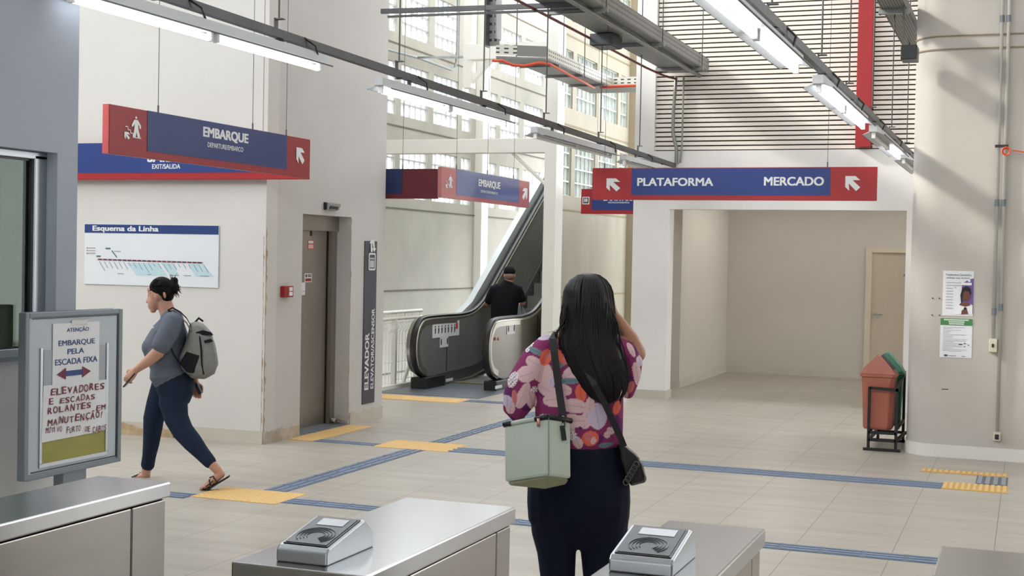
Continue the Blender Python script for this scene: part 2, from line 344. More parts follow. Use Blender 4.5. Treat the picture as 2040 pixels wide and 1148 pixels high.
# concrete wall with glass block windows: helper makes a wall slab with openings
def holed(X0, X1, ys, zs, ywins, zwins):
    yc = sorted({ys[0], ys[1], *[q for w_ in ywins for q in w_[:2]]}); zc = sorted({zs[0], zs[1], *[q for w_ in zwins for q in w_]})
    mb = MB()
    for i in range(len(yc)-1):
        run = None
        for j in range(len(zc)-1):
            ym = (yc[i]+yc[i+1])/2; zm = (zc[j]+zc[j+1])/2
            hole = any(a < ym < b_ for a, b_, *_ in ywins) and any(a < zm < b_ for a, b_ in zwins)
            if hole:
                if run: mb.box(X0, X1, yc[i], yc[i+1], *run); run = None
            else: run = (run[0], zc[j+1]) if run else (zc[j], zc[j+1])
        if run: mb.box(X0, X1, yc[i], yc[i+1], *run)
    return mb
WN = [1]
def blocks(X, y0, y1, n, z0, z1, gmat, rows=4):
    WN[0] += 1; mb = MB(); gr = MB(); dy = (y1-y0)/n; dz = (z1-z0)/rows; fr = .007
    for i in range(n+1): gr.box(X-.10, X-.03, y0+i*dy-fr/2 if 0 < i < n else (y0 if i == 0 else y1-fr/2), y0+i*dy+fr/2 if 0 < i < n else (y0+fr/2 if i == 0 else y1), z0, z1)
    for j in range(rows+1): gr.box(X-.10, X-.03, y0, y1, max(z0, z0+j*dz-fr*1.5), min(z1, z0+j*dz+fr*1.5))
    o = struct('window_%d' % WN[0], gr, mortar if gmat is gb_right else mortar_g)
    for i in range(n):
        for j in range(rows): mb.box(X-.07, X-.04, y0+i*dy+fr/2, y0+(i+1)*dy-fr/2, z0+j*dz+fr*1.5, z0+(j+1)*dz-fr*1.5)
    obj('glass_blocks', mb, gmat, o, bevel=.004)
LY = [(18.705, 19.137, 2), (19.316, 20.35, 5), (20.555, 21.588, 5), (21.758, 22.186, 2), (23.0, 23.436, 2), (23.588, 24.62, 5), (24.841, 25.913, 5), (26.1, 27.13, 5), (27.4, 28.4, 5), (28.7, 29.7, 5), (29.9, 30.9, 5), (31.1, 32.1, 5), (32.3, 33.3, 5), (33.5, 34.5, 5)]
LZ = [(2.646, 3.461), (3.919, 4.734), (5.18, 5.995)]
struct('wall_left', holed(-9.35, -9.2, (13.3, 36), (-1, 7.1), LY, LZ), conc)
for y0, y1, n in LY:
    for z0, z1 in LZ: blocks(-9.2, y0, y1, n, z0, z1, gb_left)
RY = [(18.46, 18.886, 2), (19.049, 20.057, 5), (20.226, 21.213, 5), (21.365, 21.775, 2)]
RZ = [(2.66, 3.48), (3.92, 4.745), (5.17, 6.0)]
struct('wall_inner', holed(-6.4, -6.25, (18.25, 22.2), (0, 6.9), RY, RZ), mat('warm_concrete', rgb(182, 175, 156), .75, var=.18, vscale=1.8, bump=.12, bscale=40, detail=8, stretch=(1, 1, .45)))
for y0, y1, n in RY:
    for z0, z1 in RZ: blocks(-6.25, y0, y1, n, z0, z1, gb_right)
# panel joints: dark recess lines on the concrete walls
jm = MB()
for z in (-.08, 1.197, 2.479, 3.752, 5.015, 6.29): jm.box(-9.205, -9.192, 13.4, 22.39, z-.012, z+.012).box(-9.205, -9.192, 22.72, 30, z-.012, z+.012)
struct('trim_5', jm, mat('joint', rgb(110, 104, 92), .8))
jm = MB()
for z in (1.2, 2.453, 3.675, 4.954, 6.2): jm.box(-6.256, -6.243, 18.25, 21.85, z-.012, z+.012)
struct('trim_6', jm, mat('joint_warm', rgb(150, 138, 112), .8))
struct('trim_7', MB().box(-9.2, -9.06, 22.39, 22.7, -1, 7.1), steelwhite)
struct('trim_8', MB().box(-6.26, -6.12, 21.86, 22.2, 0, 6.9), mat('brown_concrete', rgb(172, 158, 134), .7, var=.1, vscale=3))
struct('trim_9', MB().box(-6.4, -6.25, 22.2, 22.4, 0, 6.9), conc)
# white frame: pillar, lower and upper beams, brace
struct('trim_10', MB().box(-5.93, -5.765, 16.8, 17.1, 0, 9), steelwhite, .006)
struct('trim_11', MB().box(-9.1, -5.93, 16.82, 17.02, 3.13, 3.315), steelwhite, .004)
struct('trim_12', MB().box(-7.05, -5.93, 16.82, 17.02, 4.37, 4.57).box(-7.12, -7.0, 16.84, 17.0, 4.0, 9).bar((-7.05, 16.9, 4.05), (-6.72, 16.9, 4.4), .09, .06), steelwhite)
struct('trim_13', MB().tube([(-6.42, 16.92, 3.13), (-6.16, 16.92, 2.9), (-5.93, 16.92, 2.7)], .022, 8), steelwhite)
# portal wall
struct('wall_portal', MB().box(-4.72, -4.25, 16.8, 17.05, 0, 3.13).box(-4.25, -1.37, 16.8, 17.05, 2.4, 3.13).box(-1.37, 1.4, 16.8, 17.05, 0, 3.13), paint)
struct('trim_14', MB().box(-4.72, -4.48, 16.8, 17.05, 3.13, 9).box(-4.50, -4.46, 16.78, 16.9, 3.13, 9), paint)
mb = MB()
for i in range(90):
    z = 3.145+i*.058; mb.box(-4.46, 1.4, 16.84-.012, 16.86, z, z+.041)
lv = struct('wall_louver', mb, mat('louver_paint', rgb(236, 229, 218), .5, var=.04, vscale=1))
struct('wall_louver_back', MB().box(-4.46, 1.4, 16.9, 17.0, 3.13, 9), mat('louver_backing', rgb(84, 76, 66), .8))
struct('trim_15', MB().box(-1.975, -1.8, 16.68, 16.826, 3.15, 9), redpost, .004)
mb = MB()
for sx in (-1.985, -1.80):
    for i in range(90): mb.box(sx, sx+.01, 16.8, 16.83, 3.145+i*.058, 3.145+i*.058+.03)
obj('rivets', mb, blackm, bpy.data.objects['trim_15'])
# corridor
struct('wall_corridor', MB().box(-4.95, -4.47, 18.42, 18.6, 0, 2.75).box(-4.65, -4.47, 18.6, 21.6, 0, 2.75).box(-4.65, -2.3, 21.5, 21.65, 0, 2.75).box(-1.45, 1.4, 21.5, 21.65, 0, 2.75).box(-2.3, -1.45, 21.5, 21.65, 1.985, 2.75), paint_i)
struct('wall_corridor_right', MB().box(1.4, 5.0, 16.8, 17.05, 0, 9).box(1.4, 5.0, 21.5, 21.65, 0, 2.75), paint_i)
struct('ceiling_corridor', MB().box(-4.95, 5.0, 17.05, 21.65, 2.75, 2.9), paint_i)
struct('baseboard_corridor', MB().box(-4.47, -4.455, 18.42, 21.5, 0, .11).box(-4.95, -4.455, 18.405, 18.42, 0, .11).box(-4.47, -2.33, 21.485, 21.5, 0, .11), skirt_m)
struct('baseboard_portal', MB().box(-4.735, -4.235, 16.785, 16.8, 0, .11).box(-4.25, -4.235, 16.8, 17.05, 0, .11), skirt_m)
d = struct('door_1', MB().box(-2.335, -2.25, 21.47, 21.6, 0, 2.02).box(-1.5, -1.42, 21.47, 21.6, 0, 2.02).box(-2.25, -1.5, 21.47, 21.6, 1.94, 2.02), mat('cream_upright', rgb(206, 196, 172), .5))
obj('door_leaf', MB().box(-2.25, -1.5, 21.52, 21.56, .01, 1.94), door_m, d)
obj('door_handle', MB().tube([(-2.19, 21.52, 1.0), (-2.19, 21.46, 1.0), (-2.07, 21.46, 1.0)], .011, 8).tube([(-2.19, 21.522, .95), (-2.19, 21.505, .95)], .02, 10).tube([(-2.19, 21.522, 1.0), (-2.19, 21.51, 1.0)], .022, 10), alu, d)
obj('door_sign', MB().box(-1.78, -1.6, 21.512, 21.52, 1.585, 1.615), alu_dark, d)
# big concrete column with a rounded corner
def roundrect(x0, x1, y0, y1, r, n=10, grow=0):
    p = []
    for cx_, cy_, a in ((x0+r, y0+r, 180), (x1-r, y0+r, 270), (x1-r, y1-r, 0), (x0+r, y1-r, 90)):
        for i in range(n+1):
            t = math.radians(a+90*i/n); p.append((cx_+(r+grow)*math.cos(t), cy_+(r+grow)*math.sin(t)))
    return p
mb = MB(); mb.prism(roundrect(-1.04, 1.3, 13.1, 14.3, .27), 'z', 0, 9)
colm = struct('column', mb, conc_col)
for p in colm.data.polygons: p.use_smooth = abs(p.normal.z) < .5
b_ = colm.modifiers.new('e', 'EDGE_SPLIT'); b_.split_angle = math.radians(35)
obj('joint_band', MB().prism(roundrect(-1.04, 1.3, 13.1, 14.3, .27, grow=.008), 'z', 3.842, 3.856).prism(roundrect(-1.04, 1.3, 13.1, 14.3, .27, grow=.008), 'z', 3.722, 3.736), mat('joint_brown', rgb(140, 124, 104), .8), colm)
mb = MB(); mb.prism(roundrect(-1.04, 1.3, 13.1, 14.3, .27, n=5, grow=.014), 'z', 0, .115)
struct('baseboard_column', mb, mat('white_tile', rgb(226, 222, 214), .35))
# lift door
dr = struct('door_2', MB().box(-6.76, -6.66, 11.52, 11.6, 0, 2.13).box(-6.76, -6.66, 12.42, 12.52, 0, 2.0).box(-6.76, -6.64, 11.52, 12.52, 1.98, 2.13), steel_door)
obj('door_leaf', MB().box(-6.735, -6.715, 11.6, 12.425, .01, 1.98), steel_door, dr)
obj('door_gap', MB().box(-6.716, -6.71, 12.405, 12.42, .01, 1.98), gap_m, dr)
obj('lift_sill', MB().box(-6.76, -6.5, 11.52, 12.52, 0, .012), alu_dark, dr)

# unseen low slab put in to darken the near zone, street-side wall with its entrance, right-hand wall
struct('ceiling_shade_slab', MB().box(-14, 9, -7, 1.8, 3.75, 3.95), paint)
struct('wall_street', MB().box(-14, -3.5, -7.2, -7, 0, 3.75).box(2, 9, -7.2, -7, 0, 3.75).box(-3.5, 2, -7.2, -7, 2.3, 3.75), paint)
struct('wall_right', MB().box(8, 8.2, -7, 16, 0, 10.2), conc_col)
struct('wall_far_left', MB().box(-14.2, -14, -7, 13.3, 0, 10.2), paint)
struct('wall_rear_blocker', MB().box(-14, 9, -5.2, -5, 3.95, 7.4), paint)  # unseen, added above the slab to cut light from behind

r_ = random.Random(21); top = [(-8.3+.05*i, .06+.06*r_.random()) for i in range(18)]
struct('trim_16', MB().prism([(-8.3, 0), (-7.45, 0)]+top[::-1], 'y', 10.82, 10.838), mat('broken_plaster', rgb(196, 176, 140), .8, col2=rgb(150, 126, 92), vscale=8, bump=.6, bscale=30))
# ================================================================== FIXTURES AND FURNITURE
ARROW = [(0, 1), (.67, 1), (1, .725), (.49, .725), (1, .25), (.73, 0), (.24, .5), (.27, .025), (0, .275)]
def place(poly, u0, u1, v0, v1, flip=False): return [((u0+(1-x if flip else x)*(u1-u0)), v0+y*(v1-v0)) for x, y in poly]
def wire(mb, p, top): mb.tube([p, (p[0], p[1], top)], .0025, 5)
# ---------------------------------------------------------------- hanging signs
def hang_sign(label, O, U, Nn, L, h, t, fields, red, blue, wires, top=8.0, group=None, backred=False):
    O = np.array(O, float); U = np.array(U, float); Nn = np.array(Nn, float); V = np.array(UZ, float)
    root = thing('hanging_sign', label, 'sign', O+U*L/2, group)
    mb = MB(); mb.plate(O-Nn*t, U, V, Nn, rect(0, L, 0, h), t); obj('sign_panel', mb, red, root, .004)
    for f in fields:
        mb = MB(); mb.plate(O, U, V, Nn, rect(*f), .003); obj('blue_field', mb, blue, root)
    mb = MB()
    for u in wires: wire(mb, O+U*u+V*h-Nn*t/2, top); mb.tube([O+U*u+V*(h-.005)-Nn*t/2, O+U*u+V*(h+.05)-Nn*t/2], .006, 6)
    obj('suspension_wire', mb, conduit_m, root)
    return root, O, U, V, Nn
def words(root, s, O, U, V, Nn, box, m=letter, bold=.035, lift=.004, name='lettering', slant=0):
    mb = MB(); text_mb(mb, s, O, U, V, Nn, box, bold, lift, slant); return flat_obj(name, mb, m, root)
def glyph(root, name, O, U, V, Nn, polys, m=letter, lift=.003):
    mb = MB(); O = np.array(O)+np.array(Nn)*lift
    for p in polys: mb.plate(O, U, V, Nn, p, .002)
    return obj(name, mb, m, root)
def disc(cx_, cy_, r, n=14, sy=1): return [(cx_+r*math.cos(2*math.pi*i/n), cy_+r*sy*math.sin(2*math.pi*i/n)) for i in range(n)]
def line(p, q, w_):
    d = Vector((q[0]-p[0], q[1]-p[1])).normalized(); a = (-d.y*w_/2, d.x*w_/2)
    return [(p[0]-a[0], p[1]-a[1]), (q[0]-a[0], q[1]-a[1]), (q[0]+a[0], q[1]+a[1]), (p[0]+a[0], p[1]+a[1])]
def stairs_icon(u0, u1, v0, v1):
    def S(x, y): return (u0+x*(u1-u0), v0+y*(v1-v0))
    P = []
    cx_, cy_ = S(.68, .94); P.append(disc(cx_, cy_, (v1-v0)*.055))
    P.append([S(*q) for q in [(.58, .85), (.78, .85), (.98, .62), (.96, .5), (.88, .52), (.88, .6), (.8, .68), (.82, .45), (.94, .12), (.78, .12), (.72, .38), (.66, .12), (.5, .14), (.58, .45), (.6, .68), (.5, .55), (.42, .55), (.44, .65)]])
    st = [(.05, .52), (.2, .52), (.2, .4), (.35, .4), (.35, .28), (.5, .28), (.5, .12), (1.0, .12)]
    for a, b_ in zip(st[:-1], st[1:]): P.append(line(S(*a), S(*b_), (v1-v0)*.035))
    P.append([S(*q) for q in place(ARROW, .0, .32, .0, .3)])
    return P
# near EMBARQUE sign
r, O, U, V, Nn = hang_sign('nearer EMBARQUE sign, hanging before the lift wall with a stairs symbol', (-5.5, 7.25, 2.362), UY, XN, 2.60, .316, .045, [(.40, 2.22, .048, .316)], red_w, blue_w, [.55, 1.75, 2.25])
words(r, 'EMBARQUE', O, U, V, Nn, (1.05, 1.65, .19, .274), bold=.055); words(r, 'DEPARTURE/EMBARCO', O, U, V, Nn, (1.11, 1.58, .133, .168), bold=.015)
glyph(r, 'stairs_symbol', O, U, V, Nn, stairs_icon(.15, .33, .105, .265)); glyph(r, 'arrow', O, U, V, Nn, [place(ARROW, 2.37, 2.50, .105, .235)])
mb = MB(); mb.plate(O-np.array(Nn)*.043, U, V, (-1, 0, 0), rect(0, .001, 0, .01), .001)
mb = MB().box(-5.545, -5.503, 7.238, 7.25, 2.362, 2.678); obj('end_cap', mb, mat('lit_red_end', rgb(238, 110, 108), .35), r, .003)  # lighter red stands in for light falling on the end face
# SAIDA sign on the map wall
L0 = -9.4
r, O, U, V, Nn = hang_sign('wide blue SAÍDA sign with a red foot strip above the line map', (L0, 10.74, 2.411), UX, YN, 3.37, .344, .06, [(0, 3.37, .062, .344)], red_s, blue_s, [.6, 2.9])
words(r, 'SAÍDA', O, U, V, Nn, (-7.715-L0, -7.305-L0, .16, .30)); words(r, 'EXIT/SALIDA', O, U, V, Nn, (-7.66-L0, -7.35-L0, .098, .142), bold=.03)
# PLATAFORMA / MERCADO
P0 = PYY(1179, 397, 13.1); P1 = PYY(1746, 397, 13.1); L = P1[0]-P0[0]
def uu(x, y=365): return float(PYY(x, y, 13.1)[0]-P0[0])
r, O, U, V, Nn = hang_sign('red and blue PLATAFORMA and MERCADO sign hanging before the wide passage', (P0[0], 13.1, 2.346), UX, YN, L, .316, .05, [(uu(1258), uu(1654), .048, .308)], red_s, blue_s, [.12, uu(1647)])
words(r, 'PLATAFORMA', O, U, V, Nn, (uu(1269.6), uu(1421), .137, .217), bold=.038); words(r, 'MERCADO', O, U, V, Nn, (uu(1522), uu(1641.5), .140, .224), bold=.038)
glyph(r, 'arrow', O, U, V, Nn, [place(ARROW, uu(1208.5), uu(1236), .083, .213)]); glyph(r, 'arrow', O, U, V, Nn, [place(ARROW, uu(1684), uu(1714), .09, .23)])
# far EMBARQUE sign
X2 = -5.87
def vy(x): return float(PXX(x, 375, X2)[1])
Y0 = vy(880); L = vy(1055)-Y0
r, O, U, V, Nn = hang_sign('far EMBARQUE sign with glare painted into its colours, hanging before the escalator', (X2, Y0, 2.375), UY, XN, L, .33, .05, [(vy(909)-Y0, vy(1034)-Y0, .048, .33)], washed_red, glare_blue, [.45, L*.5, L-.5], 3.13+4)
words(r, 'EMBARQUE', O, U, V, Nn, (vy(953)-Y0, vy(996)-Y0, .165, .26)); glyph(r, 'arrow', O, U, V, Nn, [place(ARROW, vy(1040)-Y0, vy(1050)-Y0, .09, .24, True)])
words(r, 'DEPARTURE/EMBARCO', O, U, V, Nn, (vy(957)-Y0, vy(991)-Y0, .11, .14), bold=.01); glyph(r, 'stairs_symbol', O, U, V, Nn, stairs_icon(vy(887)-Y0, vy(901)-Y0, .1, .26))
# sign in darker red and blue by the lift corner
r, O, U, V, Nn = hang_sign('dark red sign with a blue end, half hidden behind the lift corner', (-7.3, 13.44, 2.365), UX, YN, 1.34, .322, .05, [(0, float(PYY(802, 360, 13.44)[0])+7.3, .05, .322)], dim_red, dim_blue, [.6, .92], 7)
# restroom sign
P0 = PYY(1157, 426, 17.3)
def ur(x): return float(PYY(x, 400, 17.3)[0]-P0[0])
r, O, U, V, Nn = hang_sign('red and blue toilets sign partly hidden behind the PLATAFORMA sign', (P0[0], 17.3, P0[2]), UX, YN, .98, .33, .05, [(ur(1179), .98, .05, .33)], red_s, blue_s, [.2, .8], 7)
words(r, 'SANITÁRIOS', O, U, V, Nn, (ur(1202), ur(1278), .172, .262)); words(r, 'RESTROOMS/BAÑOS', O, U, V, Nn, (ur(1212), ur(1254), .14, .165), bold=.02)
ic = (ur(1160.5), ur(1174.5), .125, .225); glyph(r, 'symbol_plate', O, U, V, Nn, [rect(*ic)])
glyph(r, 'toilet_symbol', O, U, V, Nn, [rect(ic[0]+.014, ic[1]-.014, ic[2]+.014, ic[3]-.014)], blackm, .0055)
glyph(r, 'toilet_symbol', O, U, V, Nn, [disc((ic[0]*.63+ic[1]*.37), .178, .011, 12, 2.6), disc((ic[0]*.37+ic[1]*.63), .178, .011, 12, 2.6)], letter, .008)
# vertical lift sign
r = thing('lift_sign', 'tall dark vertical ELEVADOR sign on the wall right of the lift door', 'sign', (-6.5, 12.96, .18))
sgm = mat('slate_sign', rgb(58, 60, 74), .4, var=.05)
obj('sign_panel', MB().box(-6.5, -6.49, 12.82, 13.1, .18, 1.894), sgm, r)
O = np.array((-6.49, 13.1, .18)); U = np.array(UZ); V = np.array((0, -1, 0)); Nn = np.array(XN)
words(r, 'ELEVADOR', O, U, V, Nn, (.146, .745, .152, .247), bold=.04, lift=.002); words(r, 'ELEVATOR/ASCENSOR', O, U, V, Nn, (.15, 1.0, .035, .105), bold=.03, lift=.002)
O2 = np.array((-6.49, 12.82, .18)); U2 = np.array(UY); V2 = np.array(UZ)
glyph(r, 'lift_symbol', O2, U2, V2, Nn, [line((.09, 1.415), (.09, 1.58), .018), line((.23, 1.415), (.23, 1.58), .018), line((.09, 1.415), (.23, 1.415), .018), line((.09, 1.58), (.23, 1.58), .018)] +
      [rect(.115+.032*i, .137+.032*i, 1.435, 1.51) for i in range(3)]+[disc(.126+.032*i, 1.53, .011) for i in range(3)])
glyph(r, 'lift_symbol', O2, U2, V2, Nn, [[(.125, 1.6), (.165, 1.6), (.165, 1.63), (.15, 1.69), (.18, 1.69), (.135, 1.73), (.09, 1.69), (.12, 1.69)], [(.2, 1.73), (.16, 1.73), (.165, 1.68), (.19, 1.64), (.16, 1.64), (.205, 1.6), (.25, 1.64), (.22, 1.64)]])
# lift landing fittings
r = thing('floor_indicator', 'small silver floor display above the lift door', 'display', (-6.5, 12.05, 2.19))
obj('housing', MB().prism([(-6.5, 2.18), (-6.46, 2.19), (-6.44, 2.25), (-6.5, 2.262)], 'y', 11.93, 12.18), alu, r, .004)
obj('screen', MB().plate((-6.4588, 11.97, 2.193), UY, (.34, 0, .94), (1, 0, -.2), rect(0, .17, 0, .03), .003), black, r)
obj('screen', MB().box(-6.5, -6.466, 11.925, 11.932, 2.185, 2.255), black, r)
r = thing('call_box', 'small red alarm box with two white buttons left of the lift door', 'alarm', (-6.5, 11.2, 1.34))
obj('box', MB().box(-6.5, -6.455, 11.12, 11.285, 1.338, 1.443), mat('alarm_red', rgb(150, 24, 26), .4), r, .004)
obj('button', MB().box(-6.455, -6.45, 11.205, 11.262, 1.396, 1.432), white, r); obj('button', MB().box(-6.455, -6.45, 11.205, 11.262, 1.352, 1.388), white, r)
def sticker(label, X, y0, y1, z0, z1, m, bands):
    r = thing('sticker', label, 'sticker', (X, (y0+y1)/2, z0)); obj('sheet', MB().box(X, X+.002, y0, y1, z0, z1), m, r)
    for a, b_, c, d_, mm in bands: obj('print', MB().box(X+.002, X+.003, y0+(y1-y0)*a, y0+(y1-y0)*b_, z0+(z1-z0)*c, z0+(z1-z0)*d_), mm, r)
    return r
LD = -6.715
def ly(x): return float(PXX(x, 540, LD)[1])
def lz(x, y): return float(PXX(x, y, LD)[2])
r = sticker('small red notice high on the lift door', LD, ly(612), ly(624), lz(618, 497), lz(618, 478), mat('washed_red', rgb(200, 92, 84), .6), [(.1, .9, .62, .9, letter), (.1, .9, .1, .5, mat('pale_red', rgb(226, 190, 182), .6))])
words(r, '1', np.array((LD+.001, ly(617), lz(618, 470))), UY, UZ, XN, (0, .03, 0, .05), ink_dark, name='floor_number')
sticker('white and red notice at the middle of the lift door', LD, ly(607), ly(621), lz(614, 562), lz(614, 545), white_p, [(.08, .92, .08, .42, mat('label_red', rgb(150, 50, 50), .6)), (.1, .3, .55, .9, ink_dark), (.4, .9, .6, .72, ink_dark), (.4, .9, .78, .88, ink_dark)])
sticker('narrow white paper strip taped low on the lift door', LD, ly(601.5), ly(608), lz(604, 588), lz(604, 563), white_p, [(.2, .8, .3, .34, ink_dark)])
# line map
r = thing('line_map', 'white line map board headed Esquema da Linha on the wall behind the walking woman', 'map', (-7.74, 10.85, 1.415))
YM = 10.836
obj('board', MB().box(-8.49, -6.99, YM, 10.848, 1.415, 1.992), mat('map_board', rgb(222, 226, 230), .4), r, .002)
obj('header', MB().box(-8.487, -6.993, YM-.003, YM, 1.908, 1.989), navy, r)
O = np.array((-8.49, YM-.003, 1.415)); U = np.array(UX); V = np.array(UZ); Nn = np.array(YN)
words(r, 'Esquema da Linha', O, U, V, Nn, (.095, .845, .497, .562), bold=.045, lift=.0015)
Om = np.array((-8.49, YM, 1.415))
def mx_(cx_): return (cx_-78)/(1950-78)*1.5
def my_(cx_, cy_): return (1-(cy_-(110+ (cx_-78)*.012))/(858))*.577
teal = mat('map_teal', rgb(186, 212, 220), .5)
def mp_(pts): return [(mx_(a), my_(a, b_)) for a, b_ in pts]
glyph(r, 'zone_tint', Om, U, V, Nn, [mp_([(835, 832), (690, 660), (1130, 660), (1260, 832)])[::-1], mp_([(1300, 832), (1165, 660), (1320, 660), (1420, 832)])[::-1], mp_([(1650, 835), (1540, 665), (1740, 655), (1890, 835)])[::-1]], teal, .0005)
glyph(r, 'route_line', Om, U, V, Nn, [line(mp_([(275, 615)])[0], mp_([(1735, 647)])[0], .014)], mat('map_line', rgb(60, 50, 62), .6), .001)
glyph(r, 'station_dot', Om, U, V, Nn, [disc(*mp_([(280+69.3*i, 615+1.52*i)])[0], .008, 10) for i in range(22)], mat('map_pink', rgb(216, 120, 130), .6), .003)
glyph(r, 'route_line', Om, U, V, Nn, [line(mp_([(475, 490)])[0], mp_([(550, 585)])[0], .01), line(mp_([(385, 458)])[0], mp_([(455, 460)])[0], .014), line(mp_([(255, 570)])[0], mp_([(315, 571)])[0], .014)], mat('map_green', rgb(70, 110, 100), .6), .001)
rr = random.Random(5)
glyph(r, 'station_name', Om, U, V, Nn, [(lambda a, b_, l: line(mp_([(a, b_)])[0], mp_([(a+l*.62, b_+l)])[0], .004))(300+69.3*i, 645+1.5*i, 45+rr.random()*60+(50 if i in (0, 9, 13, 21) else 0)) for i in range(22)] +
      [line(mp_([(a, 805+.014*a)])[0], mp_([(b_, 805+.014*b_)])[0], .005) for a, b_ in ((565, 650), (985, 1040), (1305, 1415), (1485, 1585), (1705, 1830))] +
      [line(mp_([(135, q)])[0], mp_([(240, q+1)])[0], .004) for q in (452, 490, 527)]+[line(mp_([(510, 497)])[0], mp_([(605, 498)])[0], .004)], mat('map_ink', rgb(120, 126, 140), .6), .002)
glyph(r, 'legend_mark', Om, U, V, Nn, [disc(*mp_([(120, q)])[0], .006, 8) for q in (452, 490, 530)], mat('map_red', rgb(190, 50, 50), .6), .002)
# ---------------------------------------------------------------- lighting rails and lights
def rail_z(y, X): return 3.06-(y-6)*.0105 if X < -3 else 2.955
def light_rail(X, ys, label):
    r = thing('lighting_rail', label, 'rail', (X, 11, 2.95), 'lighting rails over the hall')
    mb = MB(); mb.bar((X, 3.2, rail_z(3.2, X)), (X, 16.8, rail_z(16.8, X)), .045, .05); obj('rail_bar', mb, conduit_m, r)
    for y in ys:
        z = rail_z(y, X); mb = MB().tube([(X-.012, y, z+.09), (X-.012, y, 10.2)], .006, 6); obj('hanger_rod', mb, conduit_m, r)
        mb = MB().box(X-.035, X-.028, y-.02, y+.02, z-.02, z+.1).box(X-.035, X+.02, y-.02, y+.02, z+.09, z+.096).box(X-.035, X+.03, y-.02, y+.02, z-.032, z-.026); obj('hanger_clamp', mb, galv_d, r)
    for i, y in enumerate(ys):
        z = rail_z(y, X); q = [(X+.02, y+.25, z+.02), (X+.06, y+.32, z-.02), (X+.03, y+.4, z-.06), (X, y+.42, z-.1), (X-.02, y+.5, z-.07)]; obj('flex_cable', MB().tube(q, .007, 6), rubber, r)
        if i % 2: obj('plug', MB().ell((X+.01, y+.47, z-.06), .022, .035, .018, 8, 6), rubber, r)
    return r
light_rail(-4.2, [5.9, 7.14, 8.8, 10.4, 11.95, 13.67, 15.2], 'grey lighting rail running over the left side of the hall')
light_rail(-1.23, [5.4, 6.9, 8.66, 10.05, 11.6, 13.3, 15.0], 'grey lighting rail running over the right side towards the concrete column')
def light(X, y0, y1, lit, label):
    zt = (rail_z(y0, X)+rail_z(y1, X))/2-.055
    r = thing('fluorescent_light', label, 'light', (X, (y0+y1)/2, zt), 'fluorescent lights under the rails')
    sl = (rail_z(y1, X)-rail_z(y0, X))
    obj('housing', MB().prism([(X-.035, zt-.055), (X+.035, zt-.055), (X+.035, zt), (X-.035, zt)], 'y', y0, y1), lampgrey, r, .003)
    prof = [(-.035, -.05), (.035, -.05), (.088, -.074), (.09, -.078), (.034, -.058), (-.034, -.058), (-.09, -.078), (-.088, -.074)]
    obj('reflector', MB().prism([(X+a, zt+b_) for a, b_ in prof], 'y', y0+.02, y1-.02), lampgrey, r)
    obj('reflector_edge', MB().prism([(X+.088, zt-.08), (X+.094, zt-.078), (X+.093, zt-.072), (X+.086, zt-.073)], 'y', y0+.02, y1-.02).prism([(X-.088, zt-.08), (X-.094, zt-.078), (X-.093, zt-.072), (X-.086, zt-.073)], 'y', y0+.02, y1-.02), galv_d, r)
    ym = (y0+y1)/2
    for k, (a, b_) in enumerate(((y0+.06, ym-.04), (ym+.04, y1-.06))):
        obj('tube', MB().tube([(X, a, zt-.09), (X, b_, zt-.09)], .016, 10), tube_on if lit[k] else tube_off, r, smooth=True)
    for y in (y0+.04, ym-.03, ym+.03, y1-.04): obj('lamp_holder', MB().box(X-.016, X+.016, y-.012, y+.012, zt-.106, zt-.055), white, r, .003)
    for y in (y0+.5, y1-.5): obj('bracket', MB().box(X-.008, X+.008, y-.02, y+.02, zt, zt+.035), conduit_m, r)
    return r
SP = [(5.2, 7.65), (8.45, 10.9), (11.6, 14.05), (14.5, 16.7)]
LB = ['lit strip light nearest the camera over the EMBARQUE sign', 'lit strip light before the glass block windows', 'unlit strip light hanging before the white pillar', 'unlit strip light at the far end of the left rail']
for (a, b_), l, lb in zip(SP, ((1, 1), (1, 1), (0, 0), (0, 0)), LB): light(-4.2, a, b_, l, lb)
RB = ['lit strip light at the top of the photo before the louvres', 'lit strip light crossing the red post', 'half lit strip light right of the red post', 'unlit strip light reaching behind the concrete column']
for (a, b_), l, lb in zip(SP, ((1, 1), (1, 1), (0, 1), (0, 0)), RB): light(-1.23, a, b_, l, lb)
# ---------------------------------------------------------------- cable trays
def tray(name, label, parts, loc):
    r = thing(name, label, 'cable tray', loc)
    for n, mb, m_ in parts: obj(n, mb, m_, r)
    return r
r = tray('cable_tray', 'broad dark perforated cable tray over the hall ending at the louvres', [
    ('tray_base', MB().box(-4.28, -3.78, 9.5, 16.75, 4.1, 4.112), tray_d), ('tray_side', MB().box(-3.8, -3.78, 9.5, 16.75, 4.112, 4.26), tray_d), ('tray_side', MB().box(-4.28, -4.26, 9.5, 16.75, 4.112, 4.2), tray_d),
    ('end_plate', MB().box(-4.28, -3.78, 16.745, 16.76, 4.1, 4.26), galv_d)], (-4.03, 13, 4.1))
mb = MB()
for y in (10.4, 12.3, 14.4, 16.3): mb.box(-4.33, -3.74, y-.03, y+.03, 4.06, 4.098)
obj('cross_bracket', mb, galv, r)
mb = MB()
for y in (10.4, 12.3, 14.4, 16.3): mb.tube([(-4.31, y, 4.05), (-4.31, y, 10.2)], .006, 6).tube([(-3.76, y, 4.05), (-3.76, y, 10.2)], .006, 6)
obj('hanger_rod', mb, conduit_m, r)
tag(obj('conduit_pipe', MB().tube([(-3.9, 9.5, 4.06), (-3.9, 16.78, 4.06)], .025, 10), galv), 'round grey conduit pipe slung beneath the broad cable tray', 'pipe')
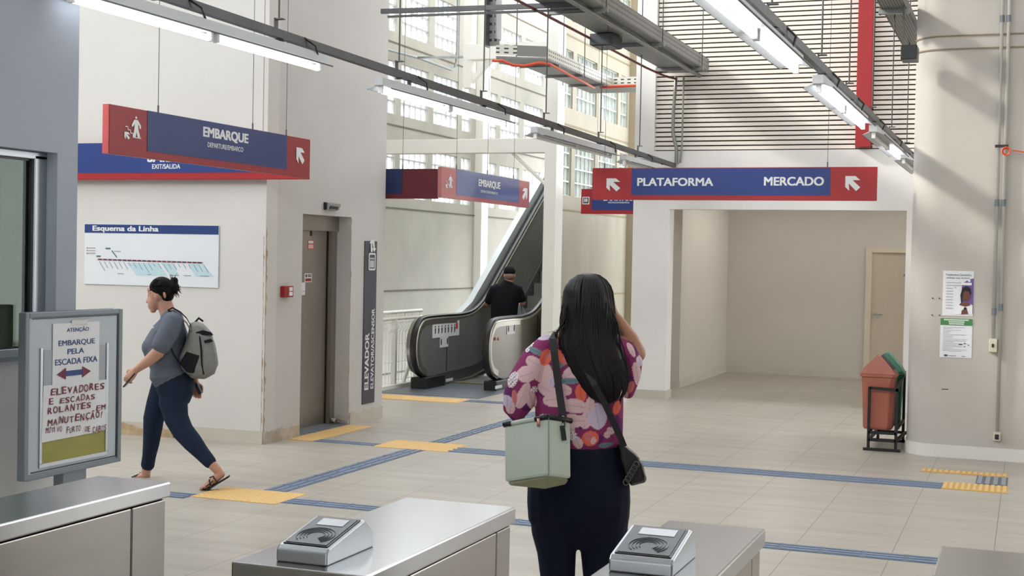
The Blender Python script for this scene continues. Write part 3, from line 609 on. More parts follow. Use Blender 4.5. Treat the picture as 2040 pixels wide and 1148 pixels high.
tag(obj('red_cable', MB().tube([(-4.34, 9.5, 4.05), (-4.34, 15.9, 4.05), (-4.27, 16.5, 4.03), (-4.2, 16.78, 4.03)], .014, 8), mat('maroon_cable', rgb(112, 40, 36), .5)), 'dark red cable along the left edge of the broad cable tray', 'cable')
tag(obj('wall_conduit', MB().tube([(-4.2, 16.78, 4.06), (-4.2, 16.76, 3.9), (-4.22, 16.77, 3.6), (-4.22, 16.77, 3.35), (-4.17, 16.77, 3.15), (-4.17, 16.77, 2.97)], .022, 8), galv), 'grey conduit dropping down the louvres from the tray end', 'pipe')
tag(obj('wall_conduit', MB().tube([(-4.1, 16.78, 4.06), (-4.1, 16.77, 3.2), (-4.12, 16.77, 2.98)], .012, 8), galv), 'thin grey conduit beside the thicker drop below the tray end', 'pipe')
tag(obj('wall_conduit', MB().tube([(-4.75, 16.77, 3.03), (-4.5, 16.77, 3.01), (-4.2, 16.77, 2.96)], .018, 8), galv), 'short grey conduit along the top of the passage wall', 'pipe')
r = thing('speaker_box', 'grey speaker box hanging from the broad cable tray', 'speaker', (-4.2, 13.7, 3.95))
obj('box', MB().box(-4.33, -4.08, 13.6, 13.95, 3.972, 4.092), mat('box_grey', rgb(74, 78, 84), .5), r, .006); obj('bracket', MB().box(-4.2, -4.14, 13.72, 13.8, 4.0, 4.1), galv_d, r); obj('underside', MB().box(-4.31, -4.1, 13.62, 13.93, 3.966, 3.973), black, r)
# zigzag white tray
def wallseg(a, b_, z0, z1, t=.012):
    a = Vector((*a, 0)); b_ = Vector((*b_, 0)); n = (b_-a).normalized().cross(Vector((0, 0, 1)))*t
    return MB().add([(p.x, p.y, z) for z in (z0, z1) for p in (a, b_, b_-n, a-n)], [(3, 2, 1, 0), (4, 5, 6, 7), (0, 1, 5, 4), (1, 2, 6, 5), (2, 3, 7, 6), (3, 0, 4, 7)])
T1, T2, T3, T4, T5 = (-5.66, 14.33), (-5.45, 14.44), (-5.15, 14.6), (-5.15, 17.2), (-4.3, 17.2)
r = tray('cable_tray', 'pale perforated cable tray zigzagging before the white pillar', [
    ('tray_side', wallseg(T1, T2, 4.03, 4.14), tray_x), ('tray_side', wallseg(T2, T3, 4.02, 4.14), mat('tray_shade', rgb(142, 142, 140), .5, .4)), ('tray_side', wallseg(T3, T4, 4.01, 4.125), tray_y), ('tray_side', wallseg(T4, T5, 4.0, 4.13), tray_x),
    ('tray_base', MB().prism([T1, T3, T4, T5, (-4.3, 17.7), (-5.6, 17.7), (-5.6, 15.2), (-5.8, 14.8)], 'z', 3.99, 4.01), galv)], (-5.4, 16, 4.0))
for y in (15.0, 15.9, 16.8): obj('cross_bracket', MB().box(-5.62, -5.13, y-.02, y+.02, 3.965, 3.99), galv, r)
mb = MB()
for x, y in ((-5.63, 14.9), (-5.12, 15.9), (-5.63, 16.6), (-4.9, 17.45)): mb.tube([(x, y, 3.96), (x, y, 10.2)], .006, 6)
obj('hanger_rod', mb, conduit_m, r)
q = [PD(982, 121, 15.2), PD(1000, 121, 15.3), PD(1022, 130, 15.3), PD(1045, 131, 15.35), PD(1075, 125, 15.4), PD(1095, 128, 15.5), PD(1130, 147, 16.2), PD(1165, 165, 16.9), PD(1183, 175, 17.4)]
tag(obj('orange_conduit', MB().tube(q, .016, 8), orange_c), 'orange flexible conduit sagging along the zigzag tray', 'cable')
q = [PD(1196, 174, 17.7), PD(1230, 172, 17.6), PD(1275, 170, 17.5)]
tag(obj('orange_conduit', MB().tube(q, .018, 8), orange_c), 'short orange conduit beneath the tray end beside the white column', 'cable')
# riser tray
r = tray('riser_tray', 'upright perforated cable riser left of the zigzag tray', [('riser_back', MB().box(-5.78, -5.66, 14.42, 14.44, 4.14, 9), slot_mat('riser_perforated', rgb(150, 150, 146), 0, .06, .09)), ('riser_side', MB().box(-5.80, -5.78, 14.3, 14.44, 4.12, 9).box(-5.66, -5.645, 14.3, 14.44, 4.2, 9), galv)], (-5.72, 14.38, 4.1))
# cross conduit and thin pipes
tag(obj('cross_conduit', MB().bar((-5.91, 11.93, 4.1), (-3.9, 11.92, 4.07), .03, .045).bar((-5.85, 11.95, 4.05), (-3.9, 11.94, 4.03), .02, .02), conduit_m), 'dark conduit bar crossing from above the lift to the broad tray', 'pipe')
q = [PXX(765, 97, -9.1), PXX(835, 116, -9.1), PXX(898, 139, -9.1), PXX(906, 136, -9.1), PXX(909, 125, -9.1), PXX(911, 60, -9.1), PXX(913, -30, -9.1)]
tag(obj('wall_pipe', MB().tube(q, .022, 8), galv), 'thin pipe on the concrete wall bending upward between windows', 'pipe')
q = [PXX(833, 115, -9.05), PXX(965, 113, -7.3)]
tag(obj('wall_pipe', MB().tube(q, .02, 8), galv), 'thin level pipe reaching from the wall pipe to the riser', 'pipe')
# right-hand tray and box near the column
r = tray('cable_tray', 'ribbed cable tray beside the top of the concrete column', [('tray_base', MB().box(-1.32, -1.12, 8, 15.3, 4.1, 4.115), slot_mat('tray_ribbed', rgb(120, 124, 120), 0, .025, .9)), ('tray_side', MB().box(-1.33, -1.32, 8, 15.3, 4.1, 4.2).box(-1.12, -1.11, 8, 15.3, 4.1, 4.2), galv_d), ('cross_bracket', MB().box(-1.36, -1.08, 13.0, 13.06, 4.06, 4.1).box(-1.36, -1.08, 9.0, 9.06, 4.06, 4.1), galv),
    ('hanger_rod', MB().tube([(-1.345, 13.03, 4.05), (-1.345, 13.03, 10.2)], .006, 6).tube([(-1.095, 9.03, 4.05), (-1.095, 9.03, 10.2)], .006, 6), conduit_m)], (-1.22, 12, 4.1))
r = thing('speaker_box', 'black speaker box against the left side of the concrete column', 'speaker', (-1.1, 12.8, 3.6))
obj('box', MB().box(-1.13, -.99, 12.75, 13.0, 3.6, 3.73), black, r, .006); obj('bracket', MB().box(-1.13, -1.115, 12.85, 12.9, 3.66, 4.12), galv_d, r)
# ---------------------------------------------------------------- pipes and paper on the column
def pipe(label, x, z0, z1, box):
    r = thing('wall_pipe', label, 'pipe', (x, 13.06, z0)); obj('pipe', MB().tube([(x, 13.06, z0), (x, 13.06, z1)], .016, 10), pipe_m, r, smooth=True)
    for z in box: obj('coupling', MB().tube([(x, 13.06, z), (x, 13.06, z+.06)], .021, 10), alu_dark, r)
    return r
cream = mat('cream_plastic', rgb(214, 206, 186), .5)
r = pipe('shorter steel pipe with a cream switch box at its foot on the column', -.285, 1.1, 9, [1.32, 2.3, 3.95]); obj('switch_box', MB().box(-.32, -.25, 13.03, 13.1, .985, 1.105), cream, r, .006); obj('switch', MB().box(-.295, -.275, 13.022, 13.03, 1.03, 1.06), black, r)
r = pipe('longer steel pipe ending in a low socket box on the column', -.228, .26, 9, [1.36, 2.3, 3.95]); obj('socket_box', MB().box(-.262, -.2, 13.04, 13.1, .185, .265), cream, r, .006); obj('socket', MB().box(-.248, -.214, 13.034, 13.04, .2, .245), black, r)
mb = MB()
for i in range(3): mb.tube([(-.22+.028*math.cos(t*math.pi/8)*(1+.1*i), 13.03-.01*i, 2.79+.028*math.sin(t*math.pi/8)*(1+.15*i)) for t in range(17)], .006, 6)
mb.tube([(-.17, 13.03, 2.8), (-.05, 13.05, 2.78), (.3, 13.06, 2.74)], .006, 6)
tag(obj('orange_rope', mb, orange_c), 'orange cord looped round the pipes on the column', 'cord')
tag(obj('pipe_tie', MB().box(-.315, -.2, 13.035, 13.045, 2.825, 2.85), black), 'black tie strapped over the two column pipes', 'tie')
YC = 13.1
def poster(label, x0, x1, z0, z1): 
    r = thing('poster', label, 'poster', ((x0+x1)/2, YC, z0)); obj('sheet', MB().box(x0, x1, YC-.004, YC, z0, z1), white_p, r); return r, np.array((x0, YC-.004, z0)), (x1-x0), (z1-z0)
r, O, W_, H_ = poster('white poster of a woman on purple ground, upper sheet on the column', -.733, -.466, 1.30, 1.71)
U, V, Nn = np.array(UX), np.array(UZ), np.array(YN)
words(r, 'Trabalhadora Doméstica,', O, U, V, Nn, (.02, W_-.02, .362, .383), ink_dark, .01, .001); words(r, 'conheça seus direitos!', O, U, V, Nn, (.03, W_-.035, .335, .355), ink_dark, .01, .001)
purple = mat('poster_purple', rgb(118, 84, 156), .6); skin_d = mat('poster_brown', rgb(112, 66, 52), .6); tx = mat('poster_text', rgb(176, 178, 184), .7)
glyph(r, 'purple_field', O, U, V, Nn, [[(.165, .02), (W_, .02), (W_, .345), (.23, .335), (.18, .305), (.24, .28), (.165, .28)]], purple, .0005)
glyph(r, 'white_bar', O, U, V, Nn, [rect(.16, .25, .282, .304), disc(.228, .322, .012)], white, .003)
glyph(r, 'portrait_top', O, U, V, Nn, [[(.1, .015), (.105, .08), (.14, .115), (.165, .118), (.19, .1), (.23, .115), (.262, .1), (.262, .015)]], white, .003)
glyph(r, 'portrait_skin', O, U, V, Nn, [disc(.203, .185, .038, 16, 1.35), [(.145, .1), (.165, .125), (.235, .12), (.245, .1), (.2, .085)], [(.165, .015), (.17, .05), (.19, .065), (.215, .06), (.23, .02)]], skin_d, .005)
glyph(r, 'portrait_hair', O, U, V, Nn, [[(.162, .12), (.155, .19), (.17, .255), (.205, .275), (.24, .255), (.25, .2), (.236, .2), (.225, .225), (.19, .232), (.176, .2), (.172, .13)], rect(.186, .196, .185, .19), rect(.212, .222, .185, .19), rect(.192, .214, .15, .155), [(.185, .06), (.19, .08), (.21, .08), (.215, .06)]], blackm, .007)
glyph(r, 'text_block', O, U, V, Nn, [rect(.03, .16 if i < 2 else .09, .3-i*.026, .306-i*.026) for i in range(10)]+[rect(.1, .118, .255, .263)], tx, .002)
r, O, W_, H_ = poster('white notice with a green band, lower sheet on the column', -.745, -.468, .918, 1.275)
glyph(r, 'green_band', O, U, V, Nn, [rect(0, W_, .295, .357)], mat('poster_green', rgb(70, 132, 76), .6), .0005)
glyph(r, 'band_text', O, U, V, Nn, [rect(.03, .245, .338, .35), rect(.07, .21, .32, .332), rect(.075, .205, .302, .314)], mat('band_text', rgb(206, 222, 206), .6), .003)
glyph(r, 'text_block', O, U, V, Nn, [rect(.025, .025+rr.uniform(.05, .22), .275-i*.0135, .278-i*.0135) for i in range(17)], tx, .001)
glyph(r, 'mark', O, U, V, Nn, [rect(.165, .195, .117, .125), rect(.21, .222, .128, .136), rect(.243, .255, .115, .122), rect(.208, .22, .1, .107), rect(.04, .07, .01, .025), rect(.19, .225, .012, .016)], ink_dark, .002)
glyph(r, 'mark', O, U, V, Nn, [rect(.08, .145, .014, .018)], ink_red, .002)
mb = MB()
for x, z in ((-.82, 1.455), (-.76, 1.455), (-.82, 1.3), (-.755, 1.3), (.12, 1.1)): mb.tube([(x, 13.101, z), (x, 13.094, z)], .006, 8)
mb.box(-.72, -.66, 13.098, 13.1, .62, .626)
obj('screw_holes', mb, gap_m, colm)  # small dark studs drawn for screw holes, plus one thin mark
# ---------------------------------------------------------------- tactile paving
def tact(label, tiles, m, ribs, ax, group, lines=3):
    mb = MB(); rb = MB()
    for x0, x1, y0, y1 in tiles:
        mb.box(x0, x1, y0, y1, 0, .003)
        if ribs == 'bar':
            if ax == 'x':
                n = max(1, round((x1-x0)/.25)); 
                for i in range(n):
                    for k in range(lines): y = y0+(y1-y0)*(k+.5)/lines; rb.box(x0+(x1-x0)*(i+.06)/n, x0+(x1-x0)*(i+.94)/n, y-.014, y+.014, .003, .007)
            else:
                n = max(1, round((y1-y0)/.25))
                for i in range(n):
                    for k in range(lines): x = x0+(x1-x0)*(k+.5)/lines; rb.box(x-.012, x+.012, y0+(y1-y0)*(i+.06)/n, y0+(y1-y0)*(i+.94)/n, .003, .007)
        else:
            nx = max(2, round((x1-x0)/.05)); ny = max(2, round((y1-y0)/.05))
            xs = [x0]; ys = [y0]
            for i in range(nx): c = x0+(x1-x0)*(i+.5)/nx; xs += [c-.014, c-.008, c+.008, c+.014]
            for j in range(ny): c = y0+(y1-y0)*(j+.5)/ny; ys += [c-.014, c-.008, c+.008, c+.014]
            xs.append(x1); ys.append(y1); hi = lambda q: q % 4 in (2, 3) and q > 0
            rb.add([(x, y, .0075 if hi(i) and hi(j) and 0 < i < len(xs)-1 and 0 < j < len(ys)-1 else .0032) for j, y in enumerate(ys) for i, x in enumerate(xs)], [(j*len(xs)+i, j*len(xs)+i+1, (j+1)*len(xs)+i+1, (j+1)*len(xs)+i) for j in range(len(ys)-1) for i in range(len(xs)-1)])
    x0, x1, y0, y1 = tiles[0]
    r = thing('tactile_paving', label, 'tactile paving', ((x0+x1)/2, (y0+y1)/2, 0), group)
    obj('tile_base', mb, m[0], r); obj('raised_pattern', rb, m[1], r); return r
tb = (mat('tactile_blue_base', rgb(100, 115, 138), .6, var=.22, vscale=3), mat('tactile_blue', rgb(128, 143, 165), .5, var=.22, vscale=4))
ty = (mat('tactile_yellow_base', rgb(206, 164, 98), .6, var=.08, vscale=5), mat('tactile_yellow', rgb(224, 184, 116), .5))
G1 = 'blue guiding strips'; G2 = 'yellow warning squares'
tact('blue guiding strip crossing behind the standing woman to the right', [(-4.85, -.6, 11.22, 11.53)], tb, 'bar', 'x', G1)
tact('blue guiding strip just beyond the turnstiles', [(-4.86, .6, 8.36, 8.55)], tb, 'bar', 'x', G1)
tact('short blue guiding strip behind the near gate at left', [(-7.2, -5.55, 8.2, 8.39)], tb, 'bar', 'x', G1)
tact('blue guiding strip leading away between the two yellow squares', [(-5.23, -5.04, 8.74, 11.2)], tb, 'bar', 'y', G1)
tact('blue guiding strip leading from the far yellow square towards the escalator', [(-5.23, -5.07, 11.72, 15.2)], tb, 'bar', 'y', G1)
tact('short blue guiding strip ending at the lift door square', [(-6.2, -5.56, 11.24, 11.4)], tb, 'bar', 'x', G1, 2)
tact('blue guiding strip reaching to the escalator landing', [(-6.35, -5.2, 15.2, 15.42)], tb, 'bar', 'x', G1)
tact('yellow warning square under the walking woman', [(-5.55, -4.86, 8.28, 8.74)], ty, 'dot', '', G2)
tact('yellow warning square where the blue strips cross', [(-5.56, -4.82, 11.2, 11.7)], ty, 'dot', '', G2)
tact('yellow warning band before the lift door', [(-6.47, -6.2, 11.25, 12.5)], ty, 'dot', '', G2)
tact('yellow warning band before the escalator', [(-7.5, -6.35, 15.0, 15.45)], ty, 'dot', '', G2)
def tread(label, x0, x1, y0, y1, m, nb):
    r = thing('tactile_paving', label, 'tactile paving', ((x0+x1)/2, (y0+y1)/2, 0)); obj('tile_base', MB().box(x0, x1, y0, y1, 0, .003), m[0], r); mb = MB()
    for i in range(nb): a = x0+(x1-x0)*(i+.2)/nb; mb.box(a, a+(x1-x0)*.55/nb, y0+.01, y1-.01, .003, .008)
    obj('raised_pattern', mb, m[1], r)
tread('thin yellow ribbed band nearest the column at far right', -.82, -.12, 12.08, 12.26, ty, 15)
tread('yellow ribbed tile at the end of the blue strip, far right', -.6, -.11, 11.22, 11.58, ty, 11)
tread('dark grey ribbed tile between the two yellow bands', -.36, -.115, 11.6, 12.06, (mat('tactile_grey_base', rgb(96, 100, 106), .6), mat('tactile_grey', rgb(140, 146, 152), .5)), 4)
# ---------------------------------------------------------------- turnstile cabinets
def gate(label, x0, x1, y0, y1, seam, reader=None):
    r = thing('turnstile_cabinet', label, 'turnstile', ((x0+x1)/2, (y0+y1)/2, 0), 'turnstile cabinets')
    obj('body', MB().box(x0+.012, x1-.012, y0+.03, seam-.002, 0, .944).box(x0+.012, x1-.012, seam+.002, y1-.012, 0, .944), steel, r, .004)
    obj('shadow_gap', MB().box(x0+.02, x1-.02, y0+.05, y1-.02, .02, .955), gap_m, r)
    obj('lid', MB().box(x0, x1, y0, y1, .951, 1.0), steel_top, r, .005)
    obj('end_panel', MB().box(x0+.02, x1-.02, y0+.012, y0+.03, .05, .935), black, r, .004)
    obj('lock', MB().tube([((x0+x1)/2-.02, y0+.02, .9), ((x0+x1)/2-.02, y0-.004, .9)], .012, 10), alu, r)
    if reader:
        rx0, rx1, ry0, ry1 = reader
        pr = [(ry0, 1.0), (ry0, 1.03), (ry0+.012, 1.04), (ry0+.2, 1.078), (ry1-.002, 1.038), (ry1, 1.0)]
        c = obj('card_reader', MB().prism(pr, 'x', rx0, rx1), alu, r, .004)
        dy, dz = .188, .038; ln = math.hypot(dy, dz); V = np.array((0, dy/ln, dz/ln)); Nn = np.array((0, -dz/ln, dy/ln)); O = np.array((rx0, ry0+.012, 1.04)); U = np.array(UX); w_ = rx1-rx0
        obj('face_plate', MB().plate(O, U, V, Nn, rect(.014, w_-.014, .012, ln-.012), .004), mat('reader_face', rgb(74, 80, 84), .4) if 'reader_face' not in MATS else MATS['reader_face'], c)
        obj('face_seal', MB().plate(O, U, V, Nn, rect(.009, w_-.009, .007, ln-.007), .0025), rubber, c)
        obj('display', MB().plate(O+Nn*.004, U, V, Nn, rect(.035, w_-.03, ln-.066, ln-.024), .0012), mat('lcd', rgb(150, 152, 160), .2) if 'lcd' not in MATS else MATS['lcd'], c)
        mb = MB()
        for k, rd in enumerate((.022, .03, .038, .046)):
            pts = [(w_/2+rd*1.05*math.cos(t), .062+rd*math.sin(t)) for t in [math.radians(a) for a in range(-50, 231, 12)]]
            mb.tube([O+U*a+V*b_+Nn*.005 for a, b_ in pts], .0012, 5)
        obj('antenna_ring', mb, alu_dark, c)
    return r
gate('wide steel turnstile cabinet at the left edge below the notice stand', -2.87, -2.585, 2.2, 3.75, 3.56)
gate('steel turnstile cabinet with card reader left of the standing woman', -1.79, -1.425, 2.85, 3.845, 3.72, (-1.695, -1.556, 2.9, 3.153))
gate('steel turnstile cabinet with card reader right of the standing woman', -.955, -.675, 2.85, 3.85, 3.72, (-.927, -.77, 3.15, 3.397))
gate('plain steel turnstile cabinet at the lower right corner', -.2, .15, 2.3, 3.83, 3.6)
# ---------------------------------------------------------------- notice stand
r = thing('notice_stand', 'grey metal notice stand with taped paper notices beside the ticket booth', 'notice stand', (-4.06, 5.12, 0))
XS = -4.05
obj('back_panel', MB().box(XS-.03, XS-.008, 4.79, 5.455, .74, 1.462), mat('stand_sheet', rgb(188, 198, 206), .5, var=.06, vscale=4), r)
obj('frame', MB().box(XS-.04, XS, 4.785, 4.81, .735, 1.467).box(XS-.04, XS, 5.435, 5.462, .735, 1.467).box(XS-.04, XS, 4.81, 5.435, 1.446, 1.467).box(XS-.04, XS, 4.81, 5.435, .735, .757), alu_dark, r, .003)
obj('seal', MB().box(XS-.008, XS-.005, 4.835, 5.43, 1.438, 1.443).box(XS-.008, XS-.005, 5.427, 5.432, .765, 1.443).box(XS-.008, XS-.005, 4.835, 5.43, .763, .768), rubber, r)
obj('post', MB().box(XS-.07, XS-.015, 5.06, 5.225, 0, .735), alu_dark, r, .004); obj('foot', MB().box(XS-.2, XS+.14, 4.95, 5.33, 0, .015), alu_dark, r, .004)
obj('paper_holder', MB().box(XS-.008, XS-.002, 4.885, 4.9, .795, 1.31).box(XS-.008, XS-.002, 5.345, 5.36, .795, 1.31).box(XS-.008, XS-.002, 4.885, 5.36, .78, .797), alu, r)
obj('yellow_card', MB().box(XS-.008, XS-.006, 4.9, 5.345, .797, 1.0), mat('mustard_card', rgb(172, 166, 86), .7, col2=rgb(150, 146, 78), vscale=6, stretch=(1, .4, 2)), r)
obj('old_paper', MB().box(XS-.008, XS-.0055, 4.91, 5.34, 1.0, 1.3), mat('grey_paper', rgb(170, 178, 186), .7), r)
# papers
p1 = thing('paper_notice', 'printed white notice with a double arrow taped on the stand', 'notice', (XS, 5.12, 1.12))
obj('sheet', MB().box(XS-.0045, XS-.003, 4.965, 5.29, 1.1, 1.414), white_p, p1)
O = np.array((XS-.003, 0, 0)); U = np.array(UY); V = np.array(UZ); Nn = np.array(XN)
def sy(x, y): return float(PXX(x, y, XS)[1])
def sz(x, y): return float(PXX(x, y, XS)[2])
def sbox(x0, x1, y0, y1): xm = (x0+x1)/2; return (sy(x0, y0), sy(x1, y0), sz(xm, y1), sz(xm, y0))
cr = lambda a: 30+a/3.187
def cbox(a, b_, c, d_): return sbox(cr(a), cr(b_), 610+c/3.187, 610+d_/3.187)
for s_, bx in (('ATENÇÃO', cbox(331, 472, 131, 167)), ('EMBARQUE', cbox(279, 509, 212, 252)), ('PELA', cbox(336, 441, 268, 302)), ('ESCADA FIXA', cbox(257, 525, 328, 366))):
    words(p1, s_, O, U, V, Nn, bx, ink_blue, .02, .001)
a0, a1, c0, c1 = cbox(268, 482, 388, 460); cm = (c0+c1)/2
glyph(p1, 'arrow_shaft', O, U, V, Nn, [rect(a0+.05, a1-.05, cm-.012, cm+.012)], ink_blue, .0005)
glyph(p1, 'arrow_head', O, U, V, Nn, [[(a0, cm), (a0+.06, c0), (a0+.06, c1)], [(a1, cm), (a1-.06, c1), (a1-.06, c0)]], mat('arrow_maroon', rgb(112, 38, 58), .6), .001)
p2 = thing('paper_notice', 'handwritten notice in dark red marker taped below the printed one', 'notice', (XS, 5.12, .9))
mb = MB(); n = 16; vs = []; 
for i in range(n+1):
    y = 4.905+(5.358-4.905)*i/n; bu = .0018+.0012*math.sin(i*1.1); sl = .012*i/n; vs += [(XS+bu-.003, y-.012+.0, .892+sl*.4), (XS+bu-.003, y, 1.143-.006*i/n)]
mb.add(vs+[(x-.001, y, z) for x, y, z in vs], [(2*i, 2*i+2, 2*i+3, 2*i+1) for i in range(n)]+[(2*i+1+2*n+2, 2*i+3+2*n+2, 2*i+2+2*n+2, 2*i+2*n+2) for i in range(n)])
obj('sheet', mb, white_p, p2)
def hand(s_, bx, seed, bold):
    r0 = random.Random(seed); n_ = len(s_); u0, u1, v0, v1 = bx; cw = (u1-u0)/n_; mb = MB()
    for i, ch in enumerate(s_):
        if ch == ' ': continue
        hh = (v1-v0)*r0.uniform(.85, 1.08); dv = r0.uniform(-.08, .08)*(v1-v0); ex = .25*(v1-v0) if ch in 'ÃÕÁ' else 0; ds = .22*(v1-v0) if ch == 'Ç' else 0
        wk = {'I': .22, '!': .18, 'M': .84, '1': .2}.get(ch, .76)
        text_mb(mb, ch, O, U, V, Nn, (u0+cw*i, u0+cw*(i+wk), v0+dv-ds, v0+dv+hh+ex), bold, .0048, r0.uniform(-.05, .22))
    return flat_obj('handwriting', mb, ink_red, p2)
hand('ELEVADORES', cbox(225, 572, 502, 548), 1, .02); hand('E ESCADAS', cbox(216, 512, 572, 610), 2, .02); hand('ROLANTES', cbox(206, 486, 624, 668), 3, .02); hand('EM', cbox(514, 578, 622, 660), 7, .02); hand('MANUTENÇÃO!', cbox(206, 574, 688, 732), 4, .02); hand('MOTIVO', cbox(192, 300, 766, 802), 5, .01); hand('FURTO', cbox(326, 418, 763, 800), 6, .01); hand('DE', cbox(444, 478, 762, 796), 8, .01); hand('CABOS', cbox(492, 580, 758, 796), 9, .01)
tag(obj('tape_strip', MB().box(XS-.002, XS-.0005, 5.09, 5.2, 1.405, 1.425), mat('tape', rgb(206, 208, 206), .3)), 'clear tape strip over the printed notice top edge', 'tape')
# ---------------------------------------------------------------- litter bins
brick = mat('bin_orange', rgb(172, 100, 80), .45, var=.12, vscale=5)
def oct_(cx_, cy_, hx, hy, z, c=.3):
    return [(cx_+sx*hx*a, cy_+sy*hy*b_, z) for sx, sy, a, b_ in ((-1, -1, 1, 1-c), (-1, -1, 1-c, 1), (1, -1, 1-c, 1), (1, -1, 1, 1-c), (1, 1, 1, 1-c), (1, 1, 1-c, 1), (-1, 1, 1-c, 1), (-1, 1, 1, 1-c))]
def bin_(label, cx_, cy_, m, lidm, z0=.19):
    r = thing('litter_bin', label, 'bin', (cx_, cy_, z0), 'litter bins on the rack')
    obj('tub', MB().loft([oct_(cx_, cy_, .125, .115, z0, .35), oct_(cx_, cy_, .135, .12, z0+.02, .3), oct_(cx_, cy_, .15, .135, .6, .28), oct_(cx_, cy_, .155, .14, .69, .25)]), m, r, .008)
    obj('rim', MB().loft([oct_(cx_, cy_, .168, .15, .69, .22), oct_(cx_, cy_, .168, .15, .715, .22)]), m, r, .004)
    g = MB(); g.add([(cx_-.16, cy_-.145, .715), (cx_+.16, cy_-.145, .715), (cx_+.13, cy_-.13, .77), (cx_+.02, cy_-.1, .89), (cx_-.02, cy_-.1, .89), (cx_-.14, cy_-.13, .77), (cx_-.16, cy_+.145, .715), (cx_+.16, cy_+.145, .715), (cx_+.13, cy_+.13, .77), (cx_+.02, cy_+.1, .89), (cx_-.02, cy_+.1, .89), (cx_-.14, cy_+.13, .77)],
        [(0, 1, 2, 3, 4, 5), (11, 10, 9, 8, 7, 6), (0, 6, 7, 1), (3, 9, 10, 4), (1, 7, 8, 2), (5, 11, 6, 0)])
    obj('hood', g, m, r, .006)
    f = MB().add([(cx_+.02, cy_-.09, .893), (cx_+.02, cy_+.09, .893), (cx_+.14, cy_+.12, .765), (cx_+.14, cy_-.12, .765), (cx_+.012, cy_-.09, .88), (cx_+.012, cy_+.09, .88), (cx_+.13, cy_+.12, .752), (cx_+.13, cy_-.12, .752)], [(0, 1, 2, 3), (7, 6, 5, 4), (0, 3, 7, 4), (1, 5, 6, 2), (0, 4, 5, 1), (3, 2, 6, 7)])
    obj('flap', f, lidm, r); 
    f = MB().add([(cx_-.02, cy_-.09, .893), (cx_-.02, cy_+.09, .893), (cx_-.14, cy_+.12, .765), (cx_-.14, cy_-.12, .765), (cx_-.012, cy_-.09, .88), (cx_-.012, cy_+.09, .88), (cx_-.13, cy_+.12, .752), (cx_-.13, cy_-.12, .752)], [(3, 2, 1, 0), (4, 5, 6, 7), (4, 7, 3, 0), (2, 6, 5, 1), (1, 5, 4, 0), (7, 6, 2, 3)])
    obj('flap', f, lidm, r); return r
bin_('orange litter bin with a hooded lid standing in the black rack', -1.305, 13.42, brick, blackm)
bin_('green litter bin behind the orange one in the black rack', -1.272, 13.80, green_m, mat('green_flap', rgb(52, 140, 104), .35))
r = thing('bin_rack', 'black square-tube rack holding the two litter bins by the column', 'rack', (-1.23, 13.5, 0))
mb = MB(); t = .026
for x in (-1.375, -1.125): mb.bar((x, 13.24, 0), (x, 13.24, .60), t)
obj('front_leg', mb, blackm, r)
mb = MB(); mb.bar((-1.12, 13.98, .0), (-1.12, 13.98, .71), t).bar((-1.36, 13.98, 0), (-1.36, 13.98, .45), t); obj('rear_leg', mb, blackm, r)
mb = MB(); mb.bar((-1.375, 13.24, .59), (-1.1, 13.24, .58), t).bar((-1.375, 13.24, .17), (-1.125, 13.24, .17), t).bar((-1.375, 13.24, .1), (-1.125, 13.24, .1), t).bar((-1.125, 13.24, .59), (-1.12, 13.98, .69), t).bar((-1.125, 13.24, .22), (-1.12, 13.98, .22), t).bar((-1.375, 13.24, .1), (-1.375, 13.98, .1), t).bar((-1.125, 13.24, .1), (-1.1, 13.98, .1), t).bar((-1.4, 13.98, .1), (-1.05, 13.98, .1), t)
mb.bar((-1.36, 13.3, .185), (-1.36, 13.9, .185), .02).bar((-1.14, 13.3, .185), (-1.14, 13.9, .185), .02)
obj('rail', mb, blackm, r); obj('foot', MB().bar((-1.42, 13.22, .013), (-1.08, 13.22, .013), t), blackm, r); obj('foot', MB().bar((-1.42, 13.98, .013), (-1.08, 13.98, .013), t), blackm, r)
# ---------------------------------------------------------------- railing by the escalator
r = thing('railing', 'white tubular railing with wire mesh left of the escalator', 'railing', (-7.8, 15.5, 0))
for z in (1.0, .915): obj('top_rail', MB().tube([(-7.8, 13.4, z), (-7.8, 17.15, z)], .024, 10), steelwhite, r, smooth=True)
mb = MB()
for i in range(16): y = 13.5+i*.24; mb.tube([(-7.8, y, .92), (-7.8, y, 1.0)], .01, 6)
obj('spindle', mb, steelwhite, r)
for y in (14.6, 16.3, 17.0): obj('post', MB().box(-7.83, -7.77, y-.03, y+.03, 0, .92), steelwhite, r)
mb = MB()
for i in range(37): y = 13.45+i*.1; mb.tube([(-7.8, y, .06), (-7.8, y, .74), (-7.76, y+.01, .8), (-7.8, y, .86)], .004, 4)
for z in (.1, .34, .58, .74, .86): mb.tube([(-7.8, 13.4, z), (-7.8, 17.1, z)], .004, 4)
obj('wire_mesh', mb, white, r); obj('curb', MB().box(-7.87, -7.73, 13.3, 17.3, 0, .05), steelwhite, r)
mb = MB().tube([(-7.78, 16.55, .03), (-7.75, 16.75, .4)], .022, 8); obj('brace', mb, steelwhite, r)
